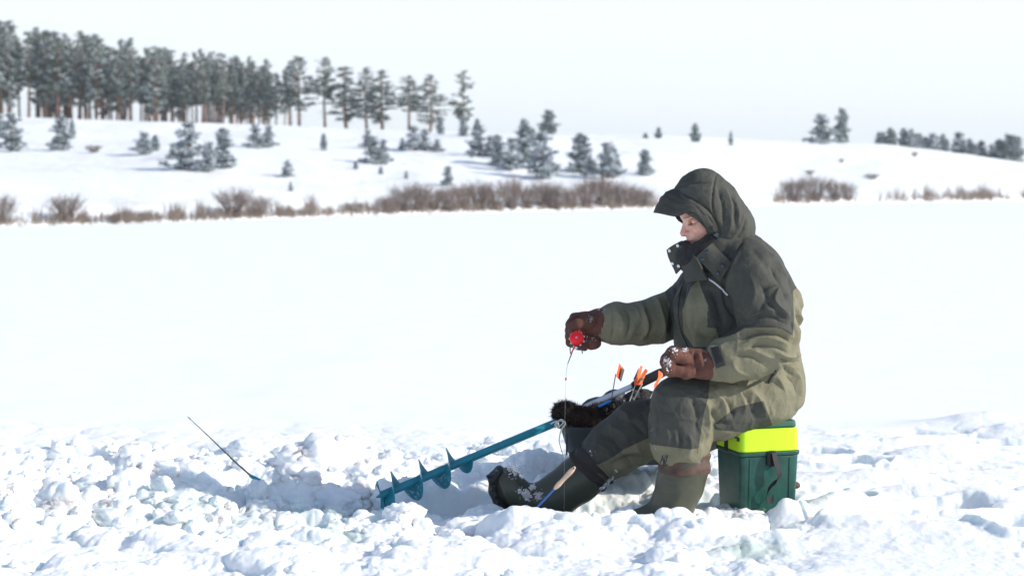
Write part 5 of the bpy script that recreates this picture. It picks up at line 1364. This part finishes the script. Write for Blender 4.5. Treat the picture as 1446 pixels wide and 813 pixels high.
tipup([(874.5, 512), (869.5, 531), (873, 534), (877, 538.5), (881, 522.5), (877.5, 517)], [(879, 517.5), (874.5, 536), (877, 538.5), (882, 523)], [(869.5, 528), (866, 548), (863, 566)], M_rodg, "foremost orange flag with a grey stripe on a dark green stem")
tipup([(905, 516.5), (908, 518), (905, 530), (900, 541), (895.5, 545), (895, 538), (900, 526)], [(903, 519), (894, 534), (895, 537), (900, 530)], [(897, 543), (893, 556), (889, 566)], M_white, "orange flag curled like a loop, second from the front", bend=.02)
tipup([(912.5, 521), (915, 524), (909, 537), (906, 542), (898, 543), (900, 536), (906, 527)], [(909, 527), (902, 538), (908, 537)], [(907, 541), (901, 553), (895, 564)], M_white, "orange flag just right of the looped one, its centre darker", Y=6.87, bend=.018, r=.003)
tipup([(930, 523), (936, 527), (937, 531), (930, 540), (926, 548), (923.5, 552), (923, 542), (930, 532)], None, [(925, 548), (920, 558), (915, 568)], M_white, "crumpled orange flag half hidden by the glove on the knee", Y=6.86, bend=.02)

# ---- white cord from the auger's shaft
tb = MB(); k0 = P(790, 595, 6.92)
cord = empty("white_cord", k0, "white cord knotted round the auger's shaft and hanging down by the sled", "cord")
tb.tube(catmull([P(778, 598, 6.93), P(784, 595, 6.91), P(791, 594, 6.90), P(796, 594, 6.90), P(798, 598, 6.90), P(793, 606, 6.90), P(790, 620, 6.90), P(792, 632, 6.90), P(797, 646, 6.90)], 8), .0032, 6); tb.build("hanging_end", M_white, cord)
tb = MB(); tb.tube(catmull([P(784, 604, 6.92), P(787, 596, 6.90), P(793, 592, 6.895), P(795, 597, 6.895), P(789, 602, 6.90), P(784, 600, 6.91), P(788, 594, 6.9)], 8), .0034, 6)
tb.tube(catmull([P(790, 593, 6.96), P(788, 597, 6.93), P(789, 602, 6.94), P(791, 604, 6.98)], 6), .003, 6); tb.build("knot", M_white, cord)

# ---- rod standing in the snow at the left
e = empty("ice_rod", P(363, 678, 7.08), "thin dark rod with a teal butt leaning out of the heaped snow at left", "fishing rod")
tb = MB(); tb.tube([P(356, 673, 7.08), P(330, 650, 7.08), P(295, 616, 7.08), P(265, 588, 7.08)], [.0042, .0034, .0023, .0014], 8); tb.build("blank", M_rodg, e)
tb = MB(); tb.tube([P(353, 671, 7.07), P(360, 675, 7.06), P(368, 680, 7.05), P(376, 684, 7.05)], [.006, .009, .011, .008], 10); tb.build("butt", M_teal, e, attrs={"snow": [0] * tb.n})
for (a, b) in ((330, 650), (308, 628), (268, 591)):
    tb = MB(); p = P(a, b, 7.08); tb.tube([p + np.array((.004 * math.cos(q), .0, .004 * math.sin(q))) for q in np.linspace(0, 6.0, 9)], .0012, 5); tb.build("line_guide", M_steel, e)

# ---- skimmer stick stuck in the snow before the boot
e = empty("jig_stick", P(750, 724, 6.18), "short stick with pale wooden handle and bright blue shaft before the boot", "stick")
tb = MB(); tb.tube([P(784, 689, 6.16), P(750, 724.5, 6.2)], .0036, 8); tb.build("blue_shaft", M_blue, e)
tb = MB(); pa, pb = P(812, 659, 6.13), P(783, 690, 6.16); w = np.array([.004, .0085, .0098, .0092, .0082, .0078, .0080, .0095, .0085, .005])
tb.tube([pa + (pb - pa) * t for t in np.linspace(0, 1, len(w))], w, 14); tb.build("wooden_handle", M_wood, e)
tb = MB(); d = (pa - pb) / np.linalg.norm(pa - pb); tb.tube([pa - d * .012 + (0, -.0075, .002), pa - d * .006 + (0, -.0082, .002)], .0022, 8); tb.build("lanyard_hole", M_black, e)

# ---- jigging rod in his right hand
RY = 6.455
e = empty("jigging_rod", P(815, 477, RY), "tiny jigging rod with a red reel held in the fisherman's outstretched glove", "fishing rod")
c = P(814.5, 477.5, RY); d = np.array((-.12, -1.0, .45)); d /= np.linalg.norm(d)
tb = MB(); tb.tube([c - d * .010, c - d * .008, c - d * .003, c + d * .006, c + d * .010, c + d * .011], [.022, .0265, .0275, .0275, .025, .008], 24); tb.build("reel", M_red, e)
tb = MB(); disc(c + d * .0115, d, .0042, .004, tb); tb.build("reel_axle", M_steel, e)
tb = MB(); tb.tube([P(818.5, 470, RY - .01), P(818, 465.5, RY - .012)], .0028, 8); tb.build("reel_knob", M_red, e)
tb = MB()
for k in range(9):
    a = 6.28 * k / 9; g1_ = np.cross(d, (0, 0, 1)); g1_ /= np.linalg.norm(g1_); g2_ = np.cross(d, g1_); p = c - d * .006 + (g1_ * math.cos(a) + g2_ * math.sin(a)) * .0285; disc(p, d, .0035, .003, tb)
tb.build("reel_rim_stop", M_white, e)
tb = MB(); tb.prism([P(810, 482, RY - .006), P(814, 482, RY - .006), P(815.5, 492, RY - .006), P(811.5, 494, RY - .006), P(809, 490, RY - .006)], (0, .006, 0)); tb.build("rod_seat", M_steel, e)
tb = MB(); tb.tube([P(812, 488, RY - .008), P(808, 496, RY - .008), P(806, 503, RY - .008)], [.0032, .0028, .002], 8); tb.build("lower_blank", M_red, e)
tb = MB(); tb.tube([P(806, 502, RY - .008), P(801.5, 514, RY - .008)], [.0022, .0014], 8); tb.build("upper_blank", M_rodg, e)
tb = MB(); tb.tube([P(801.5, 513, RY - .008), P(800, 522, RY - .008), P(799, 533, RY - .008)], [.0013, .001, .0009], 6); tb.build("whisker", M_white, e)
tb = MB(); tb.tube([P(799.2, 533, RY - .008), P(798.8, 537, RY - .008)], [.0034, .0030], 8); tb.build("bite_tip", M_orange, e)
tb = MB(); tb.tube(catmull([P(806, 500, RY - .01), P(805, 492, RY - .01), P(808, 487, RY - .012), P(815, 489, RY - .012), P(821, 493, RY - .01), P(822.5, 499, RY - .01)], 6), .0022, 6); tb.build("foot_wire", M_rodg, e)
tb = MB(); tb.tube([P(798.8, 536, RY - .008), P(797, 630, RY - .01), (*P(796.5, 724, RY)[:2], -.06)], .00045, 5)
o = tb.build("fishing_line", M_line, None, loc=P(798, 540, RY)); tag(o, "thin fishing line falling straight from the rod tip down into the snow", "fishing line")
